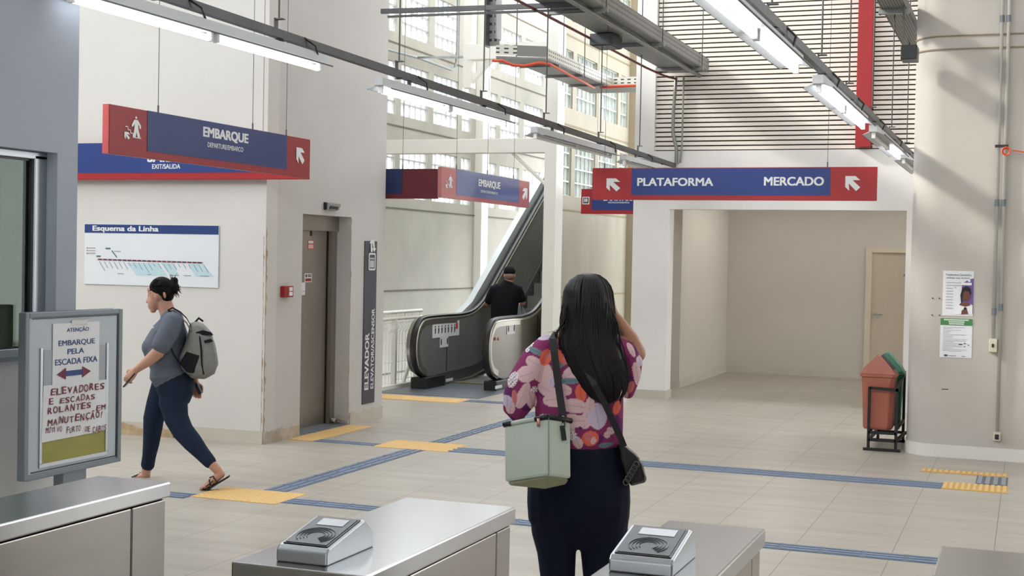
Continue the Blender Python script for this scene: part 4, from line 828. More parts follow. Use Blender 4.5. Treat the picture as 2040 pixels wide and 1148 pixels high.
# ---------------------------------------------------------------- escalator
r = thing('escalator', 'steel escalator with black handrails rising beyond the white pillar', 'escalator', (-7.0, 17.5, 0))
S = .664
def rail_path(y0):
    p = [(y0+.34, .15), (y0+.16, .22), (y0+.04, .36), (y0, .55), (y0+.04, .74), (y0+.16, .88), (y0+.34, .94), (y0+.9, .948), (17.7, .945), (18.1, .98), (18.4, 1.07), (18.7, 1.22), (19.2, 1.22+S*.5)]
    out = []
    for i in range(len(p)-1):
        a, b_, c, d_ = [np.array(p[max(0, min(len(p)-1, j))]) for j in (i-1, i, i+1, i+2)]
        for k in range(6): t = k/6; out.append(tuple(.5*((2*b_)+(c-a)*t+(2*a-5*b_+4*c-d_)*t*t+(3*b_-a-3*c+d_)*t**3)))
    return out+[(18.7+q, 1.22+S*q) for q in (.5, 2, 4, 6, 8)]
def inset(P, d):
    out = []
    for i in range(len(P)):
        a, b_ = P[max(0, i-1)], P[min(len(P)-1, i+1)]; ty, tz = b_[0]-a[0], b_[1]-a[1]; l = math.hypot(ty, tz); out.append((P[i][0]+tz/l*d, P[i][1]-ty/l*d))
    return out
dark_panel = mat('escalator_glass_steel', rgb(140, 141, 140), .28, .3, var=.15, vscale=2)
outer_steel = mat('escalator_cladding', rgb(140, 136, 128), .33, .9, var=.08, vscale=3)
rim_m = mat('escalator_rim', rgb(190, 186, 176), .3, .9)
def balustrade(X, y0, inner):
    path = rail_path(y0)
    obj('handrail', MB().tube([(X, a, b_) for a, b_ in path], .046, 12, flat=.45), rubber, r, smooth=True)
    low = [(26.7, 5.4), (18.95, .32), (18.5, .21), (18.0, .17), (y0+.6, .13)]
    obj('balustrade_panel', MB().prism(inset(path, .02)+low, 'x', X-.035, X+.035), inner, r)
    obj('rim', MB().tube([(X, a, b_) for a, b_ in inset(path, .04)], .052, 8, flat=.55), rim_m, r, smooth=True)
balustrade(-7.45, 16.13, dark_panel)
balustrade(-6.55, 16.42, outer_steel)
def newel_cover(X0, X1, y0, d0, d1, m, name):
    p = [q for q in rail_path(y0) if q[0] < 17.6]; obj(name, MB().prism(inset(p, d0)+inset(p, d1)[::-1], 'x', X0, X1), m, r)
newel_cover(-7.56, -7.485, 16.13, .03, .2, outer_steel, 'newel_cover'); newel_cover(-7.416, -7.405, 16.13, .03, .11, rim_m, 'newel_trim'); newel_cover(-6.516, -6.505, 16.42, .03, .11, rim_m, 'newel_trim')
obj('panel_seam', MB().box(-7.414, -7.41, 17.15, 17.16, .18, .84).box(-6.514, -6.51, 18.3, 18.31, .2, .94), gap_m, r)
# outer cladding sides
obj('outer_cladding', MB().prism([(17.0, .12), (18.0, .14), (18.6, .2), (26.7, 5.5), (26.7, 4.6), (18.4, -.2), (17.0, 0)], 'x', -6.62, -6.5), outer_steel, r)
obj('outer_cladding', MB().prism([(16.4, .12), (18.0, .14), (18.6, .2), (26.7, 5.5), (26.7, 4.6), (18.4, -.2), (16.4, 0)], 'x', -7.6, -7.5), outer_steel, r)
cheek = mat('cheek_white', rgb(205, 212, 214), .35, .3)
obj('sloping_cheek', MB().prism([(17.75, .9), (18.3, 1.1), (26.7, 1.22+.13+S*8), (26.7, .6+S*8), (18.7, .7)], 'x', -7.62, -7.52), cheek, r)
# skirts, base blocks
obj('skirt', MB().prism([(16.85, .16), (18.0, .2), (18.5, .26), (19, .4), (26.7, 5.6), (26.7, 5.2), (19.2, .2), (18.6, .05), (17.4, 0), (16.85, 0)], 'x', -7.41, -7.385), mat('skirt_grey', rgb(110, 112, 112), .35, .7), r)
obj('skirt_trim', MB().tube([(-7.385, 17.2, .015), (-7.385, 18.0, .05), (-7.385, 18.5, .12), (-7.385, 19, .3), (-7.385, 20, .95)], .014, 6), rim_m, r)
obj('base_block', MB().box(-7.56, -7.34, 16.32, 16.95, 0, .15), black, r, .01); obj('base_block', MB().box(-6.64, -6.46, 16.6, 17.2, 0, .13), black, r, .01)
# floor plate and steps
obj('landing_plate', MB().box(-7.72, -6.3, 15.6, 17.45, 0, .006), mat('landing_steel', rgb(120, 126, 134), .4, .6, var=.1, vscale=4), r)
mb = MB(); mb.box(-7.38, -6.62, 17.3, 17.5, 0, .02); obj('comb_plate', mb, mat('comb', rgb(150, 142, 110), .4, .6), r)
sm = mat('step_dark', rgb(122, 124, 118), .5, .2); se = mat('step_edge', rgb(184, 186, 176), .5, .2)
for i in range(20):
    z = [0, .0, .05, .16][i] if i < 4 else .16+.199*(i-3); y = 17.8+.3*i
    if i < 3: continue
    o = obj('step', MB().box(-7.37, -6.63, y, y+.34, z-.22, z), sm, r)
    mb = MB()
    for k in range(30): x = -7.36+k*.0245; mb.box(x, x+.012, y-.006, y+.002, z-.2, z-.005)
    obj('riser_ribs', mb, se, o)
obj('step_band', MB().box(-7.37, -6.63, 17.5, 18.7, -.05, .01), sm, r)
# stickers on the escalator
def board(label, X, x0, x1, y0, y1, icons):
    p = PXX(x0, y1, X); q = PXX(x1, y0, X); zb, zt = float(PXX((x0+x1)/2, y1, X)[2]), float(PXX((x0+x1)/2, y0, X)[2])
    t = thing('safety_sticker', label, 'sticker', (X, (p[1]+q[1])/2, zb), 'stickers on the escalator'); L_ = q[1]-p[1]; h = zt-zb
    obj('sheet', MB().box(X, X+.002, p[1], q[1], zb, zt), white_p, t); O = np.array((X+.002, p[1], zb)); U = np.array(UY); V = np.array(UZ)
    dk = []; rd = []
    for i in range(icons):
        c = L_*(.08+.72*i/max(1, icons-1)); w_ = L_*.6/icons*.5; dk += [disc(c+w_/2, h*.72, w_*.35), [(c, h*.62), (c+w_, h*.62), (c+w_*.9, h*.35), (c+w_*.6, h*.25), (c+w_*.1, h*.25), (c+w_*.2, h*.4)]]
    glyph(t, 'pictogram', O, U, V, XN, dk, ink_dark, .0005); glyph(t, 'red_label', O, U, V, XN, [rect(L_*.86, L_*.94, h*.45, h*.85)], mat('sticker_red', rgb(190, 90, 80), .6) if 'sticker_red' not in MATS else MATS['sticker_red'], .0005); return t
board('large white sticker of safety pictograms inside the left balustrade', -7.41, 861, 915, 641, 671, 7)
board('small white sticker below the large safety sticker', -7.41, 876, 893, 671, 692, 2)
board('white sticker on the steel side of the right balustrade', -6.512, 1010, 1026, 645, 666, 2)
t = thing('emergency_button', 'small red emergency button on the right newel of the escalator', 'button', (-6.5, 16.75, .68)); obj('button', MB().tube([(-6.5, 16.72, .68), (-6.485, 16.72, .68)], .022, 10), mat('button_red', rgb(190, 70, 40), .4), t)
for lb, X, x, y in (('white label on the black base of the left balustrade', -7.385, 895, 757), ('white label on the black base of the right balustrade', -6.46, 993, 771)):
    p = PXX(x, y, X); tag(obj('label_plate', MB().box(X, X+.004, p[1]-.12, p[1]+.12, p[2]-.02, p[2]+.02), white_p), lb, 'label')

# ---------------------------------------------------------------- unseen light added to brighten the booth
r = thing('added_ceiling_light', 'small unseen strip light added to brighten the inside of the ticket booth', 'light', (-5.6, 3.6, 3.3))
obj('housing', MB().box(-5.66, -5.54, 3.0, 4.2, 3.33, 3.4), white, r, .004); obj('tube', MB().tube([(-5.6, 3.05, 3.3), (-5.6, 4.15, 3.3)], .016, 10), tube_on, r, smooth=True)
A_ = PYY(11, 500, 5.2)
r = thing('cream_upright', 'added cream post standing in for a reflection at the left of the booth window', 'post', (A_[0]-.04, 5.22, 0)); obj('post', MB().box(A_[0]-.09, A_[0], 5.17, 5.27, 0, 2.6), mat('reflection_cream', rgb(240, 238, 222), .5), r)  # added post stands in for a bright reflection in the pane

for x, lb in ((-3.4, 'unseen strip light added on the passage ceiling, left one'), (-1.4, 'unseen strip light added on the passage ceiling, right one')):  # lamps out of view, added to brighten the passage
    r = thing('added_ceiling_light', lb, 'light', (x, 19.6, 2.68), 'added passage lights')
    obj('housing', MB().box(x-.06, x+.06, 18.3, 20.9, 2.7, 2.75), lampgrey, r, .004); obj('tube', MB().tube([(x-.03, 18.35, 2.68), (x-.03, 20.85, 2.68)], .014, 10), tube_hi, r, smooth=True); obj('tube', MB().tube([(x+.03, 18.35, 2.68), (x+.03, 20.85, 2.68)], .014, 10), tube_hi, r, smooth=True)
# ================================================================== PEOPLE
FH = Vector((FWD[0], FWD[1], 0)).normalized(); RH = Vector((RIGHT[0], RIGHT[1], 0)).normalized()
def ring(c, t, ra, rb, n):
    t = t.normalized(); e1 = t.cross(FH)
    if e1.length < .2: e1 = t.cross(Vector((0, 0, 1)))
    e1.normalize(); e2 = t.cross(e1).normalized()
    return [c+e1*math.cos(2*math.pi*k/n)*ra+e2*math.sin(2*math.pi*k/n)*rb for k in range(n)]
def limb(mb, pts, n=18):
    """pts: (position, half width across, half depth); rounded ends"""
    P = [Vector(p[0]) for p in pts]; R = []
    for i, p in enumerate(P):
        t = P[min(i+1, len(P)-1)]-P[max(i-1, 0)]; a, b_ = pts[i][1], pts[i][2]
        if i == 0:
            for q in (.95, .6): s = math.sqrt(1-q*q); R.append(ring(p-t.normalized()*min(a, b_)*q*.8, t, a*s, b_*s, n))
        R.append(ring(p, t, a, b_, n))
        if i == len(P)-1:
            for q in (.6, .95): s = math.sqrt(1-q*q); R.append(ring(p+t.normalized()*min(a, b_)*q*.8, t, a*s, b_*s, n))
    return mb.loft(R)
def skin_obj(name, mb, material, parent, voxel=.007, smooth=6, fac=.5):
    me = bpy.data.meshes.new('tmp'); me.from_pydata(mb.v, [], mb.f); bm = bmesh.new(); bm.from_mesh(me); bmesh.ops.recalc_face_normals(bm, faces=bm.faces); bm.to_mesh(me); bm.free()
    o = bpy.data.objects.new('tmp', me); COL.objects.link(o)
    r = o.modifiers.new('r', 'REMESH'); r.mode = 'VOXEL'; r.voxel_size = voxel; r.use_smooth_shade = True
    s = o.modifiers.new('s', 'SMOOTH'); s.iterations = smooth; s.factor = fac
    dg = bpy.context.evaluated_depsgraph_get(); dg.update(); out = bpy.data.meshes.new_from_object(o.evaluated_get(dg)); bpy.data.objects.remove(o)
    off = wloc(parent); co = np.empty(len(out.vertices)*3); out.vertices.foreach_get('co', co); co = co.reshape(-1, 3)-np.array(off); out.vertices.foreach_set('co', co.ravel())
    out.name = name; out.materials.clear(); out.materials.append(material); out.shade_smooth(); out.update()
    ob = bpy.data.objects.new(name, out); COL.objects.link(ob); ob.parent = parent; return ob
class Fig:
    """pixel based limb builder at a person's distance"""
    def __init__(s, zc): s.zc = zc; s.k = zc/F_PX
    def p(s, u, v, dz=0): return Vector(PD(u, v, s.zc+dz))
    def L(s, mb, pts, grow=0, n=18): return limb(mb, [(s.p(u, v, dz), (r+grow)*s.k, (d if d else r*s.k)+grow*s.k) for u, v, dz, r, d in pts], n)
    def E(s, mb, u, v, dz, ru, rd, rv, tilt=0):
        c, sn = math.cos(tilt), math.sin(tilt)
        A = np.array([RH, FH, (0, 0, 1)]).T; T = np.array([[c, 0, sn], [0, 1, 0], [-sn, 0, c]])
        return mb.ell(s.p(u, v, dz), ru*s.k, rd, rv*s.k, 18, 12, A @ T)
def hand(mb, wrist, d, palm_n, side, size=.18, curl=.5):
    """five fingers on a palm: d = direction of the fingers, palm_n = where the palm looks, side = towards the thumb"""
    w_ = Vector(wrist); d = Vector(d).normalized(); pn = Vector(palm_n).normalized(); sd = d.cross(pn).normalized()
    if sd.dot(Vector(side)) < 0: sd = -sd
    pl = size*.52; R = []
    for q, hw, th in ((0, .026, .019), (.3, .034, .018), (.7, .041, .016), (1, .039, .012)):
        c = w_+d*pl*q; R.append([c+sd*math.cos(2*math.pi*k/12)*hw*size/.18+pn*math.sin(2*math.pi*k/12)*th*size/.18 for k in range(12)])
    mb.loft(R)
    for i, (off, ln) in enumerate(((.029, .42), (.010, .47), (-.010, .44), (-.028, .35))):
        b = w_+d*pl*.93+sd*off*size/.18; L_ = ln*size; pts = [b]; a = 0
        for j, f in enumerate((.42, .32, .26)):
            a += curl*(.7+.12*i)*(.9 if j else .6); pts.append(pts[-1]+(d*math.cos(a)+pn*math.sin(a))*L_*f)
        mb.tube(pts, [.0095*size/.18, .009*size/.18, .008*size/.18, .0065*size/.18], 8)
    b = w_+d*pl*.28+sd*.026*size/.18; q = (d*.62+sd*.7+pn*.35).normalized()
    mb.tube([b, b+q*size*.2, b+q*size*.2+(d*.85+pn*.5).normalized()*size*.16, b+q*size*.2+(d*.8+pn*.75).normalized()*size*.26], [.013*size/.18, .011*size/.18, .0095*size/.18, .007*size/.18], 8)
skin_a = mat('skin_light', rgb(196, 148, 126), .5, var=.05, vscale=12); skin_b = mat('skin_tan', rgb(176, 128, 104), .5, var=.06, vscale=12)
for m_ in (skin_a, skin_b): m_.node_tree.nodes['Principled BSDF'].inputs['Subsurface Weight'].default_value = .08
def cloth(name, col, bump=.25, bs=9, var=.12, vs=6, rough=.85):
    m = mat(name, col, rough, var=var, vscale=vs, bump=bump, bscale=bs, spec=.2)
    return m
navy_j = cloth('navy_trousers', rgb(20, 25, 44)); jeans = cloth('blue_jeans', rgb(32, 44, 64), var=.25, vs=10); grey_t = cloth('grey_shirt_cloth', rgb(102, 109, 121), var=.1, vs=40); black_t = cloth('black_tshirt', rgb(24, 25, 31)); taupe = cloth('mauve_trousers', rgb(112, 108, 122))
hair_m = mat('black_hair', rgb(17, 14, 15), .5, var=.3, vscale=30, stretch=(6, 6, .6), spec=.28); hair_b = mat('dark_brown_hair', rgb(13, 10, 10), .6, spec=.15, var=.3, vscale=40)
# ---------------------------------------------------------------- standing woman seen from behind
F = Fig(5.7); base = PD(1155, 1352, 5.7); base[2] = 0
wm = thing('person', 'woman with long black hair in a floral blouse and navy trousers standing beyond the turnstiles, seen from behind', 'person', base)
wm['label'] = 'standing woman with long black hair and floral blouse seen from behind, between two turnstiles'
B = MB()
F.E(B, 1172, 597, 0, 36, .095, 46); F.E(B, 1172, 622, .05, 27, .06, 26)
F.L(B, [(1170, 630, 0, 25, .055), (1165, 668, -.01, 26, .055), (1160, 682, -.01, 45, .06)])
F.L(B, [(1156, 684, 0, 60, .07), (1154, 700, 0, 78, .095), (1153, 740, 0, 76, .105), (1153, 800, 0, 66, .1), (1153, 850, 0, 66, .1), (1153, 885, 0, 76, .11), (1153, 930, 0, 90, .125), (1153, 970, -.01, 96, .13), (1153, 1000, -.01, 92, .125)])
LEG_L = [(1104, 1020, 0, 48, .115), (1104, 1060, 0, 44, .11), (1109, 1100, 0, 38, .095), (1111, 1148, 0, 34, .08), (1113, 1175, .0, 30, .07), (1113, 1215, -.01, 29, .068), (1113, 1260, -.005, 24, .055), (1113, 1325, 0, 15, .038)]
LEG_R = [(1202, 1020, 0, 51, .115), (1201, 1060, 0, 48, .11), (1198, 1100, 0, 41, .095), (1193, 1148, 0, 31, .08), (1192, 1175, .0, 29, .07), (1192, 1215, -.01, 28, .068), (1192, 1260, -.005, 23, .055), (1192, 1325, 0, 15, .038)]
for leg in (LEG_L, LEG_R): F.L(B, [(u, v, dz, r-4, d-.008) for u, v, dz, r, d in leg]+[(leg[-1][0], 1342, .0, 14, .04)])
for x in (1113, 1192): limb(B, [(F.p(x, 1343, -.05), .032, .03), (F.p(x, 1345, .06), .042, .03), (F.p(x, 1349, .16), .036, .016)])
F.L(B, [(1085, 694, 0, 24, .055), (1050, 740, 0, 21, .05), (1024, 806, .02, 17, .04)]); F.L(B, [(1022, 812, .03, 17, .036), (1045, 800, .2, 13, .03), (1070, 786, .30, 10, .022)])
hand(B, F.p(1070, 786, .30), FH+RH*.4, (0, 0, 1), (0, 0, 1), .17, .5)
F.L(B, [(1226, 694, 0, 24, .055), (1252, 702, .03, 20, .045), (1272, 706, .05, 17, .038)]); F.L(B, [(1272, 706, .05, 16, .036), (1256, 674, .03, 15, .033), (1236, 646, .02, 13, .028), (1226, 630, .02, 10, .02)])
hand(B, F.p(1226, 630, .02), Vector((0, 0, 1))-RH*.35, -RH, FH, .17, .35)
skin_obj('body', B, skin_b, wm, .006, 4)
T = MB(); F.L(T, [(1153, 880, 0, 80, .115), (1153, 905, 0, 88, .122), (1153, 940, 0, 97, .135), (1153, 970, -.015, 102, .148), (1153, 1000, -.02, 103, .15), (1153, 1034, -.01, 101, .135), (1153, 1048, 0, 92, .12)])
F.L(T, LEG_L, 1); F.L(T, LEG_R, 1); skin_obj('trousers', T, navy_j, wm, .007, 4)
# blouse with printed flowers (cloth pattern stored on the garment)
S = MB(); F.L(S, [(1158, 674, -.01, 42, .07), (1156, 690, 0, 76, .095), (1155, 715, 0, 88, .12), (1154, 760, 0, 88, .13), (1154, 820, 0, 88, .128), (1154, 865, 0, 87, .128), (1154, 880, 0, 86, .125)], 0, 26)
F.L(S, [(1092, 688, 0, 24, .075), (1068, 716, 0, 30, .085), (1046, 760, 0, 34, .095), (1035, 795, .01, 34, .09), (1028, 818, .02, 26, .07), (1032, 830, .03, 14, .05)])
F.L(S, [(1215, 690, 0, 25, .075), (1246, 700, .02, 24, .08), (1257, 722, .03, 24, .08), (1256, 752, .03, 20, .07), (1250, 784, .03, 13, .05)])
F.L(S, [(1100, 690, 0, 22, .08), (1066, 676, 0, 6, .05)]) if False else None
def flower_mat():
    m = cloth('floral_cloth', (1, 1, 1), bump=.18, bs=7, var=0); nt = m.node_tree; at = nt.nodes.new('ShaderNodeVertexColor'); at.layer_name = 'print'; nt.links.new(at.outputs[0], nt.nodes['Principled BSDF'].inputs['Base Color']); return m
blouse = skin_obj('blouse', S, flower_mat(), wm, .0042, 5)
PK, LI, OR, TE, MG, WH, DP, RO = rgb(222, 186, 188), rgb(206, 190, 212), rgb(226, 106, 84), rgb(112, 132, 140), rgb(136, 52, 98), rgb(232, 222, 226), rgb(98, 40, 98), rgb(206, 120, 118)
PET = [(1062, 722, 16, 12, 30, PK), (1136, 740, 20, 14, -30, PK), (1166, 828, 12, 20, 10, PK), (1120, 772, 16, 11, 10, PK), (1018, 812, 10, 14, 0, PK), (1094, 752, 12, 16, 0, LI), (1160, 700, 18, 13, 20, PK), (1128, 850, 16, 12, 0, PK), (1050, 744, 21, 16, -20, PK), (1080, 741, 18, 21, 10, PK), (1042, 787, 12, 28, 20, PK), (1089, 775, 20, 13, 25, PK), (1103, 792, 22, 14, -15, PK), (1058, 795, 10, 22, -12, PK), (1010, 800, 11, 12, 0, LI), (1022, 757, 8, 17, 25, WH), (1054, 690, 5, 15, 30, WH), (1083, 672, 16, 6, -10, LI), (1066, 700, 14, 6, 20, TE), (1112, 722, 16, 7, -30, TE), (1130, 755, 24, 6, -8, TE), (1085, 711, 12, 17, 15, OR), (1090, 706, 5, 12, 30, RO), (1120, 707, 13, 16, -20, OR), (1124, 712, 6, 10, 0, RO), (1154, 776, 11, 18, -10, OR), (1146, 732, 9, 13, 0, DP), (1160, 742, 8, 16, 30, PK), (1141, 803, 26, 14, 5, PK), (1142, 832, 26, 13, 0, PK), (1187, 822, 19, 26, -8, LI), (1172, 800, 9, 16, 0, PK), (1227, 807, 9, 14, 10, OR), (1175, 866, 17, 15, 0, OR), (1170, 862, 8, 8, 0, RO), (1181, 870, 6, 7, 30, PK), (1215, 852, 8, 6, 20, PK), (1224, 846, 7, 7, 0, LI), (1208, 860, 6, 6, 0, PK), (1150, 874, 9, 12, -20, PK), (1206, 879, 14, 5, -10, TE), (1140, 862, 9, 9, 0, WH), (1267, 742, 9, 24, -12, PK), (1254, 694, 6, 16, -30, PK), (1272, 716, 7, 10, 0, LI), (1255, 768, 8, 13, 10, RO), (1246, 786, 6, 9, 0, PK), (1240, 738, 8, 13, 0, PK), (1232, 770, 9, 15, 0, PK), (1100, 830, 24, 8, 5, WH), (1064, 775, 6, 6, 0, WH), (1205, 770, 12, 20, 15, PK), (1195, 735, 16, 10, 20, OR), (1180, 702, 12, 18, -20, PK), (1215, 715, 13, 12, 0, LI), (1232, 840, 7, 18, -15, DP), (1095, 862, 20, 14, 10, PK), (1118, 866, 12, 12, 0, OR), (1075, 850, 12, 18, 0, LI), (1025, 790, 6, 14, -10, RO)]
def paint_print(o, zc):
    me = o.data; n = len(me.vertices); co = np.empty(n*3); me.vertices.foreach_get('co', co); co = co.reshape(-1, 3)+np.array(wloc(o.parent))
    # garment coordinates: across the shoulders and height (as the cloth was cut), in the units of the layout above
    c0 = np.array(PD(1155, 780, zc)); d = co-c0; xs = d @ np.array(RH)/(zc/F_PX)+1155; zs = 780-d[:, 2]/(zc/F_PX); back = (d @ np.array(FH)) < .02
    xs = np.where(back, xs, 2310-xs-11)
    col = np.tile(np.array(MG), (n, 1)); wob = 1.0*np.sin(xs*.12+zs*.09)
    col[(np.sin(xs*.09+1.3)*np.sin(zs*.11+.4)) > .55] = DP
    for u, v, a, b_, an, c in PET:
        t = math.radians(an); dx = xs-u+wob; dy = zs-v+wob*.6; p = dx*math.cos(t)+dy*math.sin(t); q = -dx*math.sin(t)+dy*math.cos(t)
        r2 = (p/a)**2+(q/b_)**2; inn = r2 < 1; col[inn] = c
        vein = inn & (np.abs(p if b_ > a else q) < 1.1) & (r2 < .7); col[vein] = np.array(c)*.78
        if c is WH: dots = inn & ((np.sin(xs*.9)*np.sin(zs*.9+1)) > .6); col[dots] = rgb(40, 36, 44)
    at = me.attributes.new('print', 'FLOAT_COLOR', 'POINT'); at.data.foreach_set('color', np.c_[col, np.ones(n)].ravel())
paint_print(blouse, 5.7)
# long hair
Hh = MB(); hp = [(1172, 594, 0, 47.5, .119), (1172, 612, -.01, 50, .12), (1171, 650, -.03, 53, .10), (1174, 690, -.075, 57, .07), (1186, 725, -.10, 55, .055), (1200, 758, -.115, 46, .045), (1209, 782, -.12, 35, .035), (1214, 798, -.12, 20, .02)]
F.E(Hh, 1172, 592, 0, 47, .118, 46); F.L(Hh, hp, 0, 24)
hair = skin_obj('hair', Hh, hair_m, wm, .007, 4)
St = MB(); r0 = random.Random(3)
def hair_pt(f, s, rough, lift):
    q = f*(len(hp)-1); i = min(int(q), len(hp)-2); t = q-i; u, v, dz, w_, d = [hp[i][k]*(1-t)+hp[i+1][k]*t for k in range(5)]
    return F.p(u+s*w_*lift, v, dz-d*math.sqrt(max(0, 1-min(1, s*s)))*lift+rough)
for n_ in range(150):
    s = r0.uniform(-1.02, 1.02); s2 = s+r0.uniform(-.25, .25); f0 = 0 if n_ < 120 else r0.uniform(.0, .28); f1 = r0.uniform(.75, 1.06); ph = r0.uniform(0, 6); pts = []
    if f0 == 0: pts = [F.p(1172+s*48.5*math.sin(t), 592-47.3*math.cos(t), -.121*math.sqrt(max(0, 1-min(1, s*s)))*math.sin(t)) for t in (.1+.1*abs(s), .45, .8, 1.1, 1.35)]
    for j in range(13):
        f = f0+(f1-f0)*j/12; w_ = s+(s2-s)*j/12+.06*math.sin(ph+f*9)*f; pts.append(hair_pt(min(f, 1), w_, 0, 1.03)+Vector((0, 0, -max(0, f-1)*.3)))
    St.tube(pts, [.0012]+[.0035+.002*r0.random()]*(len(pts)-3)+[.002, .0006], 5)
for n_ in range(26):
    u0 = r0.uniform(1122, 1135); v0 = r0.uniform(595, 640); e = r0.uniform(1090, 1128); v1 = r0.uniform(655, 700); dz = r0.uniform(-.12, -.02); pts = []
    for j in range(9): t = j/8; pts.append(F.p(u0+(e-u0)*t**1.8+4*math.sin(t*5+n_), v0+(v1-v0)*t, dz))
    St.tube(pts, [.0022]*5+[.0016, .0012, .0008, .0005], 4)
for n_ in range(16):
    u0 = r0.uniform(1215, 1224); e = r0.uniform(1226, 1252); v0 = r0.uniform(610, 680); v1 = r0.uniform(730, 800); pts = [F.p(u0+(e-u0)*(j/8)**.8+3*math.sin(j*.9+n_), v0+(v1-v0)*j/8, -.1) for j in range(9)]
    St.tube(pts, [.0024]*6+[.0014, .001, .0005], 4)
off = obj('hair_strands', St, hair_m, hair, smooth=True)
# shoulder straps belong to the two bags
web = mat('black_webbing', rgb(24, 22, 26), .6)
def strap(pts, w_, m_, parent, name='strap', dz=0, t=.004):
    P = [F.p(*p) for p in pts]; vs = []; n = len(P)
    for i, p in enumerate(P):
        tg = (P[min(i+1, n-1)]-P[max(i-1, 0)]).normalized(); a = tg.cross(FH).normalized(); b_ = a.cross(tg).normalized()
        for s1, s2 in ((-1, -1), (1, -1), (1, 1), (-1, 1)): vs.append(p+a*s1*w_/2+b_*s2*t/2)
    mb = MB(); mb.add(vs, [(i*4+k, i*4+(k+1) % 4, (i+1)*4+(k+1) % 4, (i+1)*4+k) for i in range(n-1) for k in range(4)]+[(3, 2, 1, 0), (4*n-4, 4*n-3, 4*n-2, 4*n-1)]); return obj(name, mb, m_, parent)
mint = cloth('mint_fabric', rgb(206, 217, 205), bump=.08, bs=30, var=.06, vs=5, rough=.6); olive = cloth('olive_base', rgb(158, 160, 132), bump=.05, bs=20, var=.06)
bl = F.p(1070, 975, -.25); cb = thing('cooler_bag', 'pale mint cooler bag with black trim hanging from the standing woman by its strap', 'bag', bl)
zt, zb = -.20, -.27
top = [F.p(1003, 847, zt+.02), F.p(1093, 831, zt-.05), F.p(1138, 839, zt+.02), F.p(1062, 836, zt+.13)]
bot = [F.p(1004, 962, zb+.02), F.p(1093, 948, zb-.05), F.p(1139, 955, zb+.02), F.p(1060, 955, zb+.13)]
mid = [a.lerp(b_, .5)+Vector((0, 0, 0)) for a, b_ in zip(top, bot)]
obj('shell', MB().loft([bot, mid, top]), mint, cb, .012)
c0 = sum(bot, Vector())/4
mb = MB(); F2 = [q.lerp(c0, .06) for q in bot]; low = [F.p(1016, 968, zb+.0), F.p(1085, 976, zb-.02), F.p(1128, 966, zb+.03), F.p(1066, 962, zb+.12)]
mb.loft([low, F2]); obj('base', mb, olive, cb, .014)
def lipped(a, b_, r_, m_, name): obj(name, MB().tube([a, (a+b_)/2+Vector((0, 0, .002)), b_], r_, 8), m_, cb, smooth=True)
lipped(top[0], top[0].lerp(top[1], .18), .011, black, 'trim'); lipped(top[0].lerp(top[1], .18), top[0].lerp(top[1], .72), .0095, mint, 'lid_piping'); lipped(top[0].lerp(top[1], .7), top[1], .010, black, 'trim'); lipped(top[1], top[2], .011, black, 'trim')
obj('lid', MB().loft([top, [q+Vector((0, 0, .006)) for q in [t_.lerp(sum(top, Vector())/4, .15) for t_ in top]]]), mint, cb)
mb = MB().tube([F.p(1073, 834, zt-.06), F.p(1073, 851, zt-.065)], .007, 8); obj('zip_pull', mb, mat('rose_gold', rgb(206, 160, 142), .25, .9), cb, smooth=True)
strap([(1112, 668, .04), (1104, 668, -.05), (1101, 676, -.115), (1104, 700, -.15), (1110, 750, -.155), (1117, 800, -.165), (1122, 832, -.18)], .030, web, cb)
mb = MB().tube([F.p(1122, 830, -.19), F.p(1120, 838, -.2), F.p(1121, 850, -.225)], .006, 8).tube([F.p(1126, 832, -.19), F.p(1126, 850, -.225)], .0035, 8); obj('clip', mb, mat('chrome', rgb(200, 200, 204), .2, 1), cb)
strap([(1120, 848, -.235), (1122, 862, -.238), (1124, 878, -.242)], .020, web, cb, 'tab', t=.006)
obj('seam', MB().tube([top[1].lerp(bot[1], q/6)+Vector((0, 0, 0))-FH*.0 for q in range(7)], .0022, 5), mat('seam_grey', rgb(140, 152, 144), .7), cb)
pu = thing('handbag', 'small black leather handbag on the right hip of the standing woman', 'bag', F.p(1260, 968, -.08)); lea = mat('black_leather', rgb(20, 20, 23), .3, bump=.15, bscale=40)
o8 = [(1231, 886), (1243, 884), (1268, 905), (1281, 925), (1289, 956), (1284, 962), (1257, 969), (1246, 950), (1236, 920)]
mb = MB(); fr = [F.p(u, v, -.10) for u, v in o8]; bk = [F.p(u, v, .06) for u, v in o8]; frs = [F.p(1258+(u-1258)*.88, 928+(v-928)*.88, -.12) for u, v in o8]
mb.loft([frs, fr, bk]); obj('pouch', mb, lea, pu, .008)
strap([(1128, 682, .05), (1134, 684, -.09), (1145, 695, -.13), (1165, 730, -.15), (1185, 768, -.165), (1205, 805, -.15), (1222, 842, -.14), (1236, 872, -.13), (1243, 890, -.12)], .026, web, pu)
mb = MB()
for i in range(6):
    a = F.p(1267-4*i, 926+7*i, -.135); mb.tube([a+RH*.011*math.cos(t*math.pi/5)+Vector((0, 0, .013*math.sin(t*math.pi/5))) for t in range(11)], .003, 5)
obj('chain', mb, galv_d, pu); obj('zip', MB().tube([F.p(1246, 890, -.11), F.p(1272, 912, -.11), F.p(1286, 950, -.11)], .004, 6), MATS['chrome'], pu)
